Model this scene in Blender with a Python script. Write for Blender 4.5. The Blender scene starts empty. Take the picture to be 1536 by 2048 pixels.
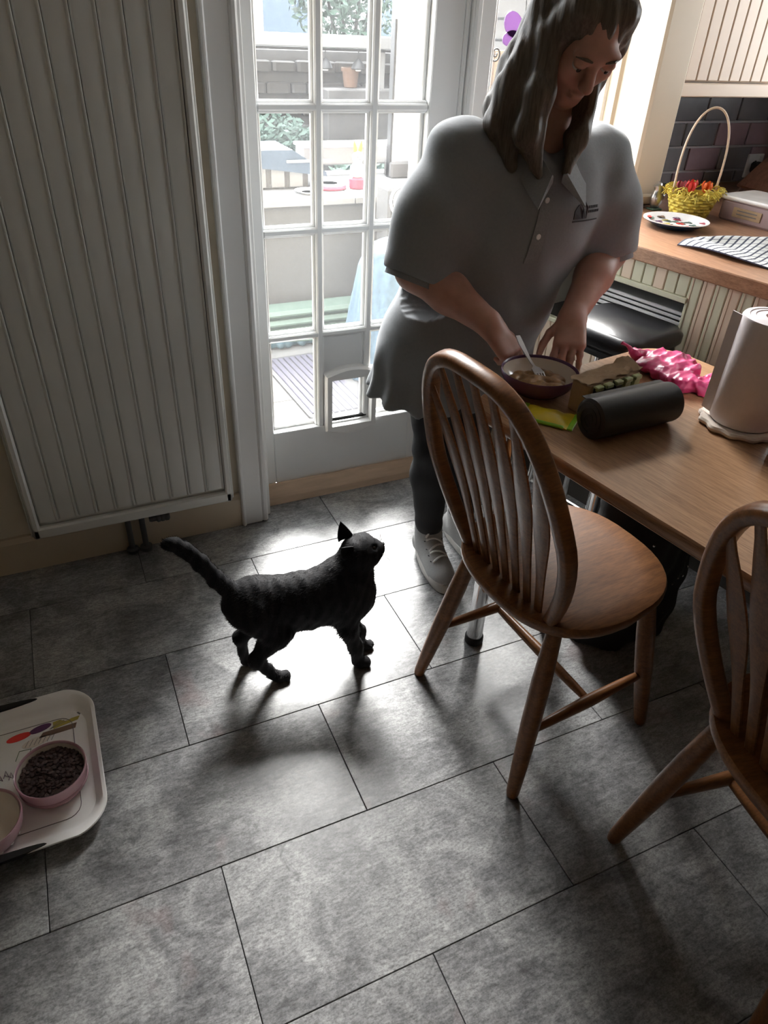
import bpy, math, random
import numpy as np
from mathutils import Vector, Matrix
from mathutils.bvhtree import BVHTree
random.seed(7)
rng = np.random.default_rng(7)
S = bpy.context.scene
COL = S.collection
PI = math.pi

# ------------------------------------------------------------------ camera
CAM_H = 1.373
YAW, PITCH, ROLL, FPX = 0.452510825, 0.612449614, 0.0531056064, 1412.62269
fw = Vector((math.sin(YAW)*math.cos(PITCH), math.cos(YAW)*math.cos(PITCH), -math.sin(PITCH)))
rt0 = Vector((math.cos(YAW), -math.sin(YAW), 0)); up0 = rt0.cross(fw)
rt = rt0*math.cos(ROLL) + up0*math.sin(ROLL); up = -rt0*math.sin(ROLL) + up0*math.cos(ROLL)
cd = bpy.data.cameras.new('camera'); cam = bpy.data.objects.new('camera', cd); COL.objects.link(cam)
cam.matrix_world = Matrix(((rt.x, up.x, -fw.x, 0), (rt.y, up.y, -fw.y, 0), (rt.z, up.z, -fw.z, CAM_H), (0, 0, 0, 1)))
cd.sensor_fit = 'VERTICAL'; cd.sensor_height = 36.0; cd.lens = 36.0*FPX/2048.0
cd.clip_start = 0.02; cd.clip_end = 200
S.camera = cam

# ------------------------------------------------------------------ sky, exposure
W = bpy.data.worlds.new('overcast_sky'); S.world = W; W.use_nodes = True
bg = W.node_tree.nodes['Background']
bg.inputs[0].default_value = (0.93, 0.97, 1.0, 1); bg.inputs[1].default_value = 11.0
# sun veiled by thin cloud, ahead of the camera beyond the garden
sl = bpy.data.lights.new('veiled_sun', 'SUN'); sl.energy = 25.0; sl.angle = math.radians(30); sl.color = (1.0, .985, .96)
so = bpy.data.objects.new('veiled_sun', sl); COL.objects.link(so)
so.rotation_euler = Vector((-.27, -.75, -.62)).to_track_quat('-Z', 'Y').to_euler(); so.location = (2, 12, 10)
S.view_settings.view_transform = 'Standard'; S.view_settings.look = 'None'
S.view_settings.gamma = 1.0; S.view_settings.use_curve_mapping = False
S.view_settings.exposure = 0.30
cy = S.cycles
cy.max_bounces = 10; cy.diffuse_bounces = 6; cy.glossy_bounces = 4; cy.transmission_bounces = 6
cy.transparent_max_bounces = 16; cy.caustics_reflective = False; cy.caustics_refractive = False
cy.sample_clamp_indirect = 6.0; cy.use_denoising = True

# ------------------------------------------------------------------ materials
def nodes_of(name):
    m = bpy.data.materials.new(name); m.use_nodes = True
    nt = m.node_tree; b = nt.nodes['Principled BSDF']
    return m, nt, b
def coords(nt, stretch=(1, 1, 1), kind='Object', rnd=False):
    tc = nt.nodes.new('ShaderNodeTexCoord'); mp = nt.nodes.new('ShaderNodeMapping')
    mp.inputs['Scale'].default_value = stretch
    nt.links.new(tc.outputs[kind], mp.inputs['Vector'])
    if rnd:
        oi = nt.nodes.new('ShaderNodeObjectInfo'); sc = nt.nodes.new('ShaderNodeMath'); sc.operation = 'MULTIPLY'; sc.inputs[1].default_value = 37.0
        nt.links.new(oi.outputs['Random'], sc.inputs[0]); nt.links.new(sc.outputs[0], mp.inputs['Location'])
    return mp.outputs[0]
def noise(nt, vec, scale, detail=4, rough=.55, dist=0):
    n = nt.nodes.new('ShaderNodeTexNoise'); n.inputs['Scale'].default_value = scale; n.inputs['Detail'].default_value = detail
    n.inputs['Roughness'].default_value = rough; n.inputs['Distortion'].default_value = dist
    nt.links.new(vec, n.inputs['Vector']); return n.outputs['Fac']
def ramp(nt, fac, stops):
    r = nt.nodes.new('ShaderNodeValToRGB'); e = r.color_ramp.elements
    while len(e) < len(stops): e.new(.5)
    for k, (p, c) in enumerate(stops):
        e[k].position = p; e[k].color = (*c, 1) if len(c) == 3 else c
    nt.links.new(fac, r.inputs[0]); return r.outputs[0]
def mixc(nt, fac, a, b, mode='MIX'):
    m = nt.nodes.new('ShaderNodeMix'); m.data_type = 'RGBA'; m.blend_type = mode
    for s, v in ((m.inputs[0], fac), (m.inputs[6], a), (m.inputs[7], b)):
        if isinstance(v, (int, float)): s.default_value = v
        elif isinstance(v, tuple): s.default_value = (*v, 1) if len(v) == 3 else v
        else: nt.links.new(v, s)
    return m.outputs[2]
def bump(nt, b, h, strength=.2, dist=.002):
    n = nt.nodes.new('ShaderNodeBump'); n.inputs['Strength'].default_value = strength; n.inputs['Distance'].default_value = dist
    nt.links.new(h, n.inputs['Height']); nt.links.new(n.outputs[0], b.inputs['Normal'])
def pm(name, col, rough=.5, metal=0., var=.12, scale=9., bmp=0., stretch=(1, 1, 1), detail=4, spec=.5, sheen=0., rnd=False, coat=0.):
    m, nt, b = nodes_of(name)
    v = coords(nt, stretch, rnd=rnd); f = noise(nt, v, scale, detail)
    c = ramp(nt, f, [(.3, tuple(x*(1-var) for x in col)), (.7, tuple(min(1, x*(1+var)) for x in col))])
    nt.links.new(c, b.inputs['Base Color'])
    b.inputs['Roughness'].default_value = rough; b.inputs['Metallic'].default_value = metal
    b.inputs['Specular IOR Level'].default_value = spec
    if sheen: b.inputs['Sheen Weight'].default_value = sheen
    if coat: b.inputs['Coat Weight'].default_value = coat; b.inputs['Coat Roughness'].default_value = .15
    if bmp: bump(nt, b, f, bmp)
    return m
def wood(name, c1, c2, stretch, rough=.35, scale=14, bmp=.05, coat=0., rnd=True):
    m, nt, b = nodes_of(name)
    v = coords(nt, stretch, rnd=rnd)
    f = noise(nt, v, scale, 6, .6, .6); g = noise(nt, v, scale*5, 3, .6)
    c = ramp(nt, f, [(.32, c1), (.5, tuple((a+d)/2 for a, d in zip(c1, c2))), (.68, c2)])
    c = mixc(nt, .35, c, ramp(nt, g, [(.35, tuple(x*.6 for x in c1)), (.6, c2)]))
    nt.links.new(c, b.inputs['Base Color']); b.inputs['Roughness'].default_value = rough
    if coat: b.inputs['Coat Weight'].default_value = coat; b.inputs['Coat Roughness'].default_value = .2
    bump(nt, b, f, bmp); return m
def glass(name, haze=.06, tint=(1, 1, 1), film=(.95, .97, 1)):
    m = bpy.data.materials.new(name); m.use_nodes = True; nt = m.node_tree; nt.nodes.clear()
    out = nt.nodes.new('ShaderNodeOutputMaterial'); tr = nt.nodes.new('ShaderNodeBsdfTransparent'); tr.inputs[0].default_value = (*tint, 1)
    gl = nt.nodes.new('ShaderNodeBsdfGlossy'); gl.inputs['Roughness'].default_value = .02
    tl = nt.nodes.new('ShaderNodeBsdfTranslucent'); tl.inputs[0].default_value = (*film, 1)
    fr = nt.nodes.new('ShaderNodeFresnel'); fr.inputs[0].default_value = 1.45
    v = coords(nt); f = noise(nt, v, 3.0, 3)
    rm = nt.nodes.new('ShaderNodeMapRange'); rm.inputs['To Min'].default_value = haze*.8; rm.inputs['To Max'].default_value = haze*1.2
    nt.links.new(f, rm.inputs[0])
    m1 = nt.nodes.new('ShaderNodeMixShader'); m2 = nt.nodes.new('ShaderNodeMixShader')
    nt.links.new(rm.outputs[0], m1.inputs[0]); nt.links.new(tr.outputs[0], m1.inputs[1]); nt.links.new(tl.outputs[0], m1.inputs[2])
    gm = nt.nodes.new('ShaderNodeNewGeometry'); fx = nt.nodes.new('ShaderNodeMath'); fx.operation = 'SUBTRACT'; fx.use_clamp = True       # front faces only: a thin pane does not trap light
    nt.links.new(fr.outputs[0], fx.inputs[0]); nt.links.new(gm.outputs['Backfacing'], fx.inputs[1]); nt.links.new(fx.outputs[0], m2.inputs[0]); nt.links.new(m1.outputs[0], m2.inputs[1]); nt.links.new(gl.outputs[0], m2.inputs[2])
    nt.links.new(m2.outputs[0], out.inputs[0]); return m

def floor_material():
    m, nt, b = nodes_of('distressed_grey_vinyl')
    tc = nt.nodes.new('ShaderNodeNewGeometry'); oi = nt.nodes.new('ShaderNodeObjectInfo')
    cx = nt.nodes.new('ShaderNodeCombineXYZ'); mu = nt.nodes.new('ShaderNodeMath'); mu.operation = 'MULTIPLY'; mu.inputs[1].default_value = 53.0
    nt.links.new(oi.outputs['Random'], mu.inputs[0]); nt.links.new(mu.outputs[0], cx.inputs[0]); nt.links.new(mu.outputs[0], cx.inputs[2])
    ad = nt.nodes.new('ShaderNodeVectorMath'); ad.operation = 'ADD'
    nt.links.new(tc.outputs['Position'], ad.inputs[0]); nt.links.new(cx.outputs[0], ad.inputs[1])
    v = ad.outputs[0]
    mp = nt.nodes.new('ShaderNodeMapping'); mp.inputs['Scale'].default_value = (1.0, 2.6, 1); nt.links.new(v, mp.inputs[0]); vs = mp.outputs[0]
    big = noise(nt, v, 6.5, 6, .62, .8); mid = noise(nt, vs, 20, 7, .75, .6); fine = noise(nt, vs, 80, 5, .75); spk = noise(nt, v, 260, 3, .7)
    c = ramp(nt, big, [(.34, (.06, .06, .062)), (.48, (.18, .18, .183)), (.62, (.36, .36, .357))])
    c2 = ramp(nt, mid, [(.36, (.09, .09, .092)), (.52, (.23, .23, .23)), (.66, (.38, .375, .37))])
    c = mixc(nt, .42, c, c2)
    c = mixc(nt, .58, c, ramp(nt, fine, [(.36, (.30, .30, .30)), (.50, (1.0, 1.0, 1.0)), (.62, (1.4, 1.4, 1.4))]), 'MULTIPLY')
    c = mixc(nt, .42, c, ramp(nt, spk, [(.36, (.4, .4, .4)), (.56, (1.3, 1.3, 1.3))]), 'MULTIPLY')
    dk = ramp(nt, noise(nt, v, 9.0, 5, .7, .8), [(.61, (0, 0, 0)), (.70, (1, 1, 1))])
    c = mixc(nt, dk, c, mixc(nt, .6, c, (.04, .04, .042)))
    rd = ramp(nt, noise(nt, v, 4.5, 3, .6, 0), [(.64, (0, 0, 0)), (.72, (1, 1, 1))])
    c = mixc(nt, rd, c, mixc(nt, .22, c, (.28, .12, .11)))
    nt.links.new(c, b.inputs['Base Color'])
    rr = nt.nodes.new('ShaderNodeMapRange'); rr.inputs['To Min'].default_value = .24; rr.inputs['To Max'].default_value = .42
    nt.links.new(mid, rr.inputs[0]); nt.links.new(rr.outputs[0], b.inputs['Roughness'])
    b.inputs['Specular IOR Level'].default_value = .5
    h = mixc(nt, .5, fine, mid); bump(nt, b, h, .12, .0015)
    return m

M = {}
M['floor'] = floor_material()
M['grout'] = pm('dark_joint', (.02, .02, .02), .9)
M['wall'] = pm('cream_wall_paint', (.62, .55, .44), .7, var=.03, bmp=.03)
M['white_paint'] = pm('white_gloss_paint', (.72, .72, .71), .32, var=.03, scale=4)
M['door_paint'] = pm('white_door_paint', (.74, .75, .75), .35, var=.03, scale=4)
M['trim_cream'] = pm('cream_gloss_trim', (.58, .49, .37), .35, var=.03, scale=4)
M['rad'] = pm('radiator_enamel', (.63, .63, .60), .28, var=.03, scale=3)
M['pipe'] = pm('painted_pipe', (.10, .10, .10), .4, metal=.4)
M['ceil'] = pm('white_ceiling', (.75, .75, .73), .8, var=.02)
M['peach'] = pm('bare_threshold_wood', (.62, .46, .33), .45, var=.1, stretch=(1, 8, 8))
M['chair'] = wood('honey_varnished_beech', (.13, .048, .015), (.25, .105, .036), (9, 1.2, 9), .36, 6, .04, coat=.06)
M['chair'].node_tree.nodes['Principled BSDF'].inputs['Specular IOR Level'].default_value = .35
M['table'] = wood('brown_oak_table', (.21, .105, .05), (.41, .24, .13), (16, 1, 16), .33, 7, .05, coat=.2, rnd=False)
M['worktop'] = wood('brown_wood_worktop', (.25, .12, .065), (.45, .25, .15), (14, 1, 14), .3, 6, .04, coat=.2, rnd=False)
M['chrome'] = pm('chrome', (.8, .8, .8), .15, metal=1, var=.02)
M['steel'] = pm('brushed_steel', (.55, .55, .55), .3, metal=1, var=.06)
M['black_rubber'] = pm('black_rubber', (.012, .012, .012), .6)
M['black_leather'] = pm('black_leatherette', (.014, .014, .016), .28, var=.1, scale=120, bmp=.1)
M['black_plastic'] = pm('black_film_plastic', (.006, .006, .0065), .5, var=.2, scale=60, bmp=.15)
M['black_fabric'] = pm('black_cloth', (.008, .008, .008), .8, var=.2, scale=80, bmp=.2)
M['glass'] = glass('window_glass', .010)
M['flap'] = glass('clear_flap_plastic', .03, (.93, .93, .93))
M['shirt'] = pm('pale_polo_cotton', (.235, .25, .265), .85, var=.04, scale=160, bmp=.12, sheen=.15)
M['shirt_trim'] = pm('polo_rib_knit', (.245, .255, .268), .85, var=.08, scale=240, bmp=.3)
M['print'] = pm('dark_print', (.03, .03, .035), .7)
M['leggings'] = pm('black_leggings', (.010, .010, .011), .8, var=.15, scale=120, bmp=.1)
M['skin'] = pm('skin', (.46, .25, .19), .5, var=.08, scale=40, bmp=.04)
M['skin'].node_tree.nodes['Principled BSDF'].inputs['Subsurface Weight'].default_value = .08
M['nail'] = pm('nail', (.55, .34, .30), .3)
M['hair'] = pm('brown_hair', (.10, .078, .058), .5, var=.4, scale=40, stretch=(6, 6, .5), bmp=.25)
M['eye'] = pm('eye_white', (.7, .7, .68), .2); M['iris'] = pm('dark_iris', (.03, .02, .015), .15)
M['lip'] = pm('lip', (.36, .14, .12), .45)
M['canvas'] = pm('pale_grey_canvas', (.36, .36, .355), .8, var=.06, scale=200, bmp=.25)
M['sole'] = pm('off_white_rubber_sole', (.58, .57, .54), .55)
M['lace'] = pm('white_lace', (.70, .70, .68), .8, bmp=.2, scale=200)
M['tray'] = pm('white_melamine', (.88, .87, .85), .3, var=.02)
M['line'] = pm('thin_grey_print_line', (.16, .15, .15), .6)
M['pink'] = pm('pink_glaze', (.60, .36, .42), .22, var=.05, coat=.4)
M['cream_in'] = pm('cream_glaze', (.74, .66, .58), .22, var=.04, coat=.4)
M['dotw'] = pm('white_dot_glaze', (.82, .80, .79), .25)
M['kibble'] = pm('dark_kibble', (.055, .028, .024), .75, var=.5, scale=90, bmp=.3)
M['food'] = pm('wet_cat_food', (.30, .17, .075), .4, var=.5, scale=60, bmp=.6)
M['paper'] = pm('kitchen_paper', (.80, .74, .76), .9, var=.02, scale=120, bmp=.2)
M['card'] = pm('brown_kraft_card', (.40, .28, .17), .75, var=.2, scale=18, bmp=.1)
M['pouch_y'] = pm('yellow_foil', (.62, .48, .02), .3, var=.2, scale=14, bmp=.4)
M['pouch_g'] = pm('green_foil', (.22, .50, .03), .3, var=.2, scale=14, bmp=.4)
M['pouch_end'] = pm('olive_pouch_foil', (.30, .36, .17), .3, var=.25, scale=30, bmp=.3)
M['magenta'] = pm('magenta_film', (.55, .045, .17), .36, var=.35, scale=22, bmp=.6)
M['purple'] = pm('purple_can', (.22, .03, .15), .3)
M['green_plastic'] = pm('green_plastic', (.05, .35, .12), .4)
M['basket'] = pm('yellow_dyed_straw', (.62, .50, .08), .7, var=.3, scale=40, bmp=.3)
M['rattan'] = pm('pale_rattan', (.70, .55, .40), .5)
M['red'] = pm('red_petal', (.75, .05, .04), .5); M['orange'] = pm('orange_petal', (.85, .16, .03), .5)
M['leaf'] = pm('dark_leaf', (.05, .14, .04), .5)
M['clear_tub'] = pm('smoky_plastic', (.34, .25, .26), .25, var=.1)
M['crate'] = wood('dark_bread_bin_wood', (.10, .045, .03), (.20, .10, .07), (1, 10, 10), .4, 5)
M['towel'] = None
def towel_material():
    m, nt, b = nodes_of('checked_tea_towel')
    uv = nt.nodes.new('ShaderNodeUVMap'); sp = nt.nodes.new('ShaderNodeSeparateXYZ'); nt.links.new(uv.outputs[0], sp.inputs[0])
    def stripes(o, freq, thr):
        a = nt.nodes.new('ShaderNodeMath'); a.operation = 'MULTIPLY'; a.inputs[1].default_value = freq; nt.links.new(o, a.inputs[0])
        f = nt.nodes.new('ShaderNodeMath'); f.operation = 'FRACT'; nt.links.new(a.outputs[0], f.inputs[0])
        g = nt.nodes.new('ShaderNodeMath'); g.operation = 'LESS_THAN'; g.inputs[1].default_value = thr; nt.links.new(f.outputs[0], g.inputs[0]); return g.outputs[0]
    c = mixc(nt, stripes(sp.outputs[0], 26, .28), (.72, .72, .70), (.06, .065, .09))
    c = mixc(nt, stripes(sp.outputs[1], 12, .10), c, (.07, .08, .14))
    nt.links.new(c, b.inputs['Base Color']); b.inputs['Roughness'].default_value = .9; return m
M['towel'] = towel_material()
def tile_mat(n, c): return pm(n, c, .3, var=.12, scale=12, bmp=.06, rnd=True)
M['tiles'] = [tile_mat('slate_grey_tile', (0.19, 0.187, 0.2)), tile_mat('dark_slate_tile', (0.11, 0.11, 0.12)), tile_mat('mauve_tile', (0.36, 0.25, 0.28)), tile_mat('mid_grey_tile', (0.25, 0.245, 0.26))]
M['tilegrout'] = pm('pale_grout', (.50, .48, .50), .8)
M['cab'] = pm('cream_cabinet_paint', (.66, .53, .41), .4, var=.02, scale=4)
M['cab_green'] = pm('sage_cream_paint', (.58, .57, .43), .4, var=.02, scale=4)
M['dark_in'] = pm('dark_cupboard_inside', (.05, .045, .04), .8)
M['blueplate'] = pm('navy_glaze', (.02, .06, .14), .25)
M['plum'] = pm('plum_glaze', (.14, .06, .14), .25)
# outdoors
M['paving'] = pm('pale_paving', (0.0956, 0.0937, 0.0892), .85, var=.1, scale=12, bmp=.15)
M['render_wall'] = pm('pale_grey_render', (0.1211, 0.1211, 0.1211), .85, var=.04, scale=3)
M['render_white'] = pm('white_coping', (0.255, 0.255, 0.255), .7, var=.03)
M['stone'] = pm('pale_garden_stone', (0.102, 0.0988, 0.0956), .9, var=.25, scale=10, bmp=.4, rnd=True)
M['foliage'] = pm('pale_foliage', (0.0638, 0.1084, 0.0797), .6, var=.35, scale=5)
M['foliage2'] = pm('deep_foliage', (0.0319, 0.067, 0.0478), .6, var=.35, scale=8)
M['blue_cover'] = pm('blue_patterned_cloth', (0.0701, 0.1115, 0.153), .8, var=.28, scale=55, detail=2)
M['mat'] = pm('lavender_grey_coir', (0.0478, 0.0446, 0.0638), .95, var=.3, scale=70, bmp=.8)
M['mint'] = pm('mint_paint', (0.102, 0.1721, 0.1403), .6)
M['bluegrey'] = pm('blue_grey_felt', (0.067, 0.0924, 0.1275), .8)
M['greycloth'] = pm('pale_green_sheet', (0.102, 0.1466, 0.1211), .6, var=.12, scale=20, bmp=.2)
M['bluesheet'] = pm('blue_tarpaulin', (0.051, 0.0956, 0.1211), .5, var=.2, scale=20, bmp=.2)
M['terracotta'] = pm('peach_terracotta', (0.1913, 0.1148, 0.0765), .8)
M['lampmetal'] = pm('dark_lamp_metal', (0.03, 0.03, 0.03), .5)
M['white_plastic'] = pm('white_plastic', (.78, .78, .78), .4)
M['yellow'] = pm('yellow_plastic', (.42, .34, .05), .5)
M['hotpink'] = pm('coral_pink_plastic', (.38, .06, .09), .5)
M['butterfly'] = glass('purple_glass', .80, (.45, .32, .50), (.19, .125, .21))
M['wire'] = pm('grey_wire', (.18, .18, .18), .4, metal=.7)
M['fence'] = pm('peach_fence_board', (0.1913, 0.1371, 0.0956), .8, var=.12, stretch=(1, 1, 12))

# ------------------------------------------------------------------ mesh helpers
class MB:
    def __init__(s): s.v = []; s.f = []
    def add(s, vs, fs, T=None):
        o = len(s.v)
        s.v += [tuple(T @ Vector(p)) if T else tuple(p) for p in vs]
        s.f += [tuple(i+o for i in f) for f in fs]; return s
    def box(s, c, d, ch=0., T=None):
        x, y, z = (k/2 for k in d)
        if ch <= 0:
            vs = [(c[0]+i*x, c[1]+j*y, c[2]+k*z) for i in (-1, 1) for j in (-1, 1) for k in (-1, 1)]
            return s.add(vs, [(0, 1, 3, 2), (4, 6, 7, 5), (0, 4, 5, 1), (2, 3, 7, 6), (0, 2, 6, 4), (1, 5, 7, 3)], T)
        ch = min(ch, x*.95, y*.95, z*.95); vs = []; idx = {}
        for i in (-1, 1):
            for j in (-1, 1):
                for k in (-1, 1):
                    for a in range(3):
                        e = [x, y, z]; q = [x-ch, y-ch, z-ch]; q[a] = e[a]
                        idx[(i, j, k, a)] = len(vs); vs.append((c[0]+i*q[0], c[1]+j*q[1], c[2]+k*q[2]))
        fs = []
        for a in range(3):
            b, d2 = (a+1) % 3, (a+2) % 3
            for sgn in (-1, 1):
                l = []
                for (p, q) in ((-1, -1), (1, -1), (1, 1), (-1, 1)):
                    t = [0, 0, 0]; t[a] = sgn; t[b] = p; t[d2] = q; l.append(idx[(*t, a)])
                fs.append(tuple(l if sgn > 0 else l[::-1]))
            for p in (-1, 1):
                for q in (-1, 1):
                    t0 = [0, 0, 0]; t1 = [0, 0, 0]
                    t0[a] = -1; t1[a] = 1; t0[b] = t1[b] = p; t0[d2] = t1[d2] = q
                    l = [idx[(*t0, b)], idx[(*t1, b)], idx[(*t1, d2)], idx[(*t0, d2)]]
                    fs.append(tuple(l if p*q > 0 else l[::-1]))
        for i in (-1, 1):
            for j in (-1, 1):
                for k in (-1, 1):
                    l = [idx[(i, j, k, a)] for a in range(3)]
                    fs.append(tuple(l if i*j*k > 0 else l[::-1]))
        return s.add(vs, fs, T)
    def prism(s, poly, z0, z1, T=None):           # CCW polygon in xy
        n = len(poly); vs = [(p[0], p[1], z0) for p in poly]+[(p[0], p[1], z1) for p in poly]
        return s.add(vs, [tuple(range(n))[::-1], tuple(range(n, 2*n))]+[(i, (i+1) % n, n+(i+1) % n, n+i) for i in range(n)], T)
    def loft(s, rings, cap=True, closed=True, T=None):
        n = len(rings[0]); vs = [p for r in rings for p in r]; fs = []
        for a in range(len(rings)-1):
            for i in range(n if closed else n-1):
                j = (i+1) % n; fs.append((a*n+i, a*n+j, (a+1)*n+j, (a+1)*n+i))
        if cap in (True, 'start'): fs.append(tuple(range(n))[::-1])
        if cap in (True, 'end'): fs.append(tuple((len(rings)-1)*n+i for i in range(n)))
        return s.add(vs, fs, T)
    def lathe(s, prof, n=32, T=None, c=(0, 0, 0), cap=True):   # prof: (r,z) bottom to top
        return s.loft([[(c[0]+r*math.cos(2*PI*i/n), c[1]+r*math.sin(2*PI*i/n), c[2]+z) for i in range(n)] for r, z in prof], T=T, cap=cap)
    def tube(s, pts, r, n=10, T=None, flat=1., upv=(0, 0, 1), cap=True):
        pts = [Vector(p) for p in pts]; rings = []; rr = r if isinstance(r, (list, tuple)) else [r]*len(pts); prev = None
        for i, p in enumerate(pts):
            t = (pts[min(i+1, len(pts)-1)]-pts[max(i-1, 0)]).normalized()
            if prev is None:
                u = Vector(upv); u = (u-t*u.dot(t))
                if u.length < 1e-3: u = Vector((1, 0, 0))-t*t.x
                u.normalize()
            else:
                u = prev-t*prev.dot(t); u.normalize()
            prev = u; w = t.cross(u)
            rings.append([tuple(p+u*(rr[i]*math.cos(2*PI*k/n))*flat+w*(rr[i]*math.sin(2*PI*k/n))) for k in range(n)])
        return s.loft(rings, cap=cap, T=T)
    def build(s, name, mat, parent=None, smooth=.6, loc=None):
        me = bpy.data.meshes.new(name); me.from_pydata(s.v, [], s.f); me.update()
        if smooth:
            me.polygons.foreach_set('use_smooth', [True]*len(me.polygons)); me.set_sharp_from_angle(angle=smooth)
        if mat: me.materials.append(mat)
        o = bpy.data.objects.new(name, me); COL.objects.link(o)
        if parent: o.parent = parent
        if loc: o.location = loc
        return o
def frame(o, ex, ey, ez):
    return Matrix(((ex[0], ey[0], ez[0], o[0]), (ex[1], ey[1], ez[1], o[1]), (ex[2], ey[2], ez[2], o[2]), (0, 0, 0, 1)))
def rotz(a, loc=(0, 0, 0)): return Matrix.Translation(loc) @ Matrix.Rotation(a, 4, 'Z')
def tag(o, label, cat, group=None):
    o['label'] = label; o['category'] = cat
    if group: o['group'] = group
    return o
def thing(name, label, cat, loc=(0, 0, 0), rz=0., group=None):
    o = bpy.data.objects.new(name, None); COL.objects.link(o); o.empty_display_size = .05
    o.location = loc; o.rotation_euler = (0, 0, rz); return tag(o, label, cat, group)
def structure(o): o['kind'] = 'structure'; return o
def stuff(o): o['kind'] = 'stuff'; return o
def bx(name, mat, c, d, parent=None, ch=.002): return MB().box(c, d, ch).build(name, mat, parent)
def span(name, mat, x0, x1, y0, y1, z0, z1, parent=None, ch=0.): return bx(name, mat, ((x0+x1)/2, (y0+y1)/2, (z0+z1)/2), (x1-x0, y1-y0, z1-z0), parent, ch)
def rrect(w, h, r, n=6, cx=0., cy=0.):
    p = []
    for (sx, sy, a0) in ((1, -1, -PI/2), (1, 1, 0), (-1, 1, PI/2), (-1, -1, PI)):
        for k in range(n+1):
            a = a0+PI/2*k/n; p.append((cx+sx*(w/2-r)+r*math.cos(a), cy+sy*(h/2-r)+r*math.sin(a)))
    return p
def slab(poly, z0, z1, ch=.004):                 # prism with softened rim; ring list
    c = (sum(p[0] for p in poly)/len(poly), sum(p[1] for p in poly)/len(poly))
    def sh(d):
        return [(p[0]+(c[0]-p[0])*d/max(1e-6, math.hypot(c[0]-p[0], c[1]-p[1])), p[1]+(c[1]-p[1])*d/max(1e-6, math.hypot(c[0]-p[0], c[1]-p[1]))) for p in poly]
    R = [[(x, y, z0) for x, y in sh(ch)], [(x, y, z0+ch) for x, y in poly], [(x, y, z1-ch) for x, y in poly], [(x, y, z1) for x, y in sh(ch)]]
    return MB().loft(R)
def copy_tree(o, parent=None):
    c = o.copy(); COL.objects.link(c)
    if parent is not None: c.parent = parent
    for ch in list(o.children): copy_tree(ch, c)
    return c

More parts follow.
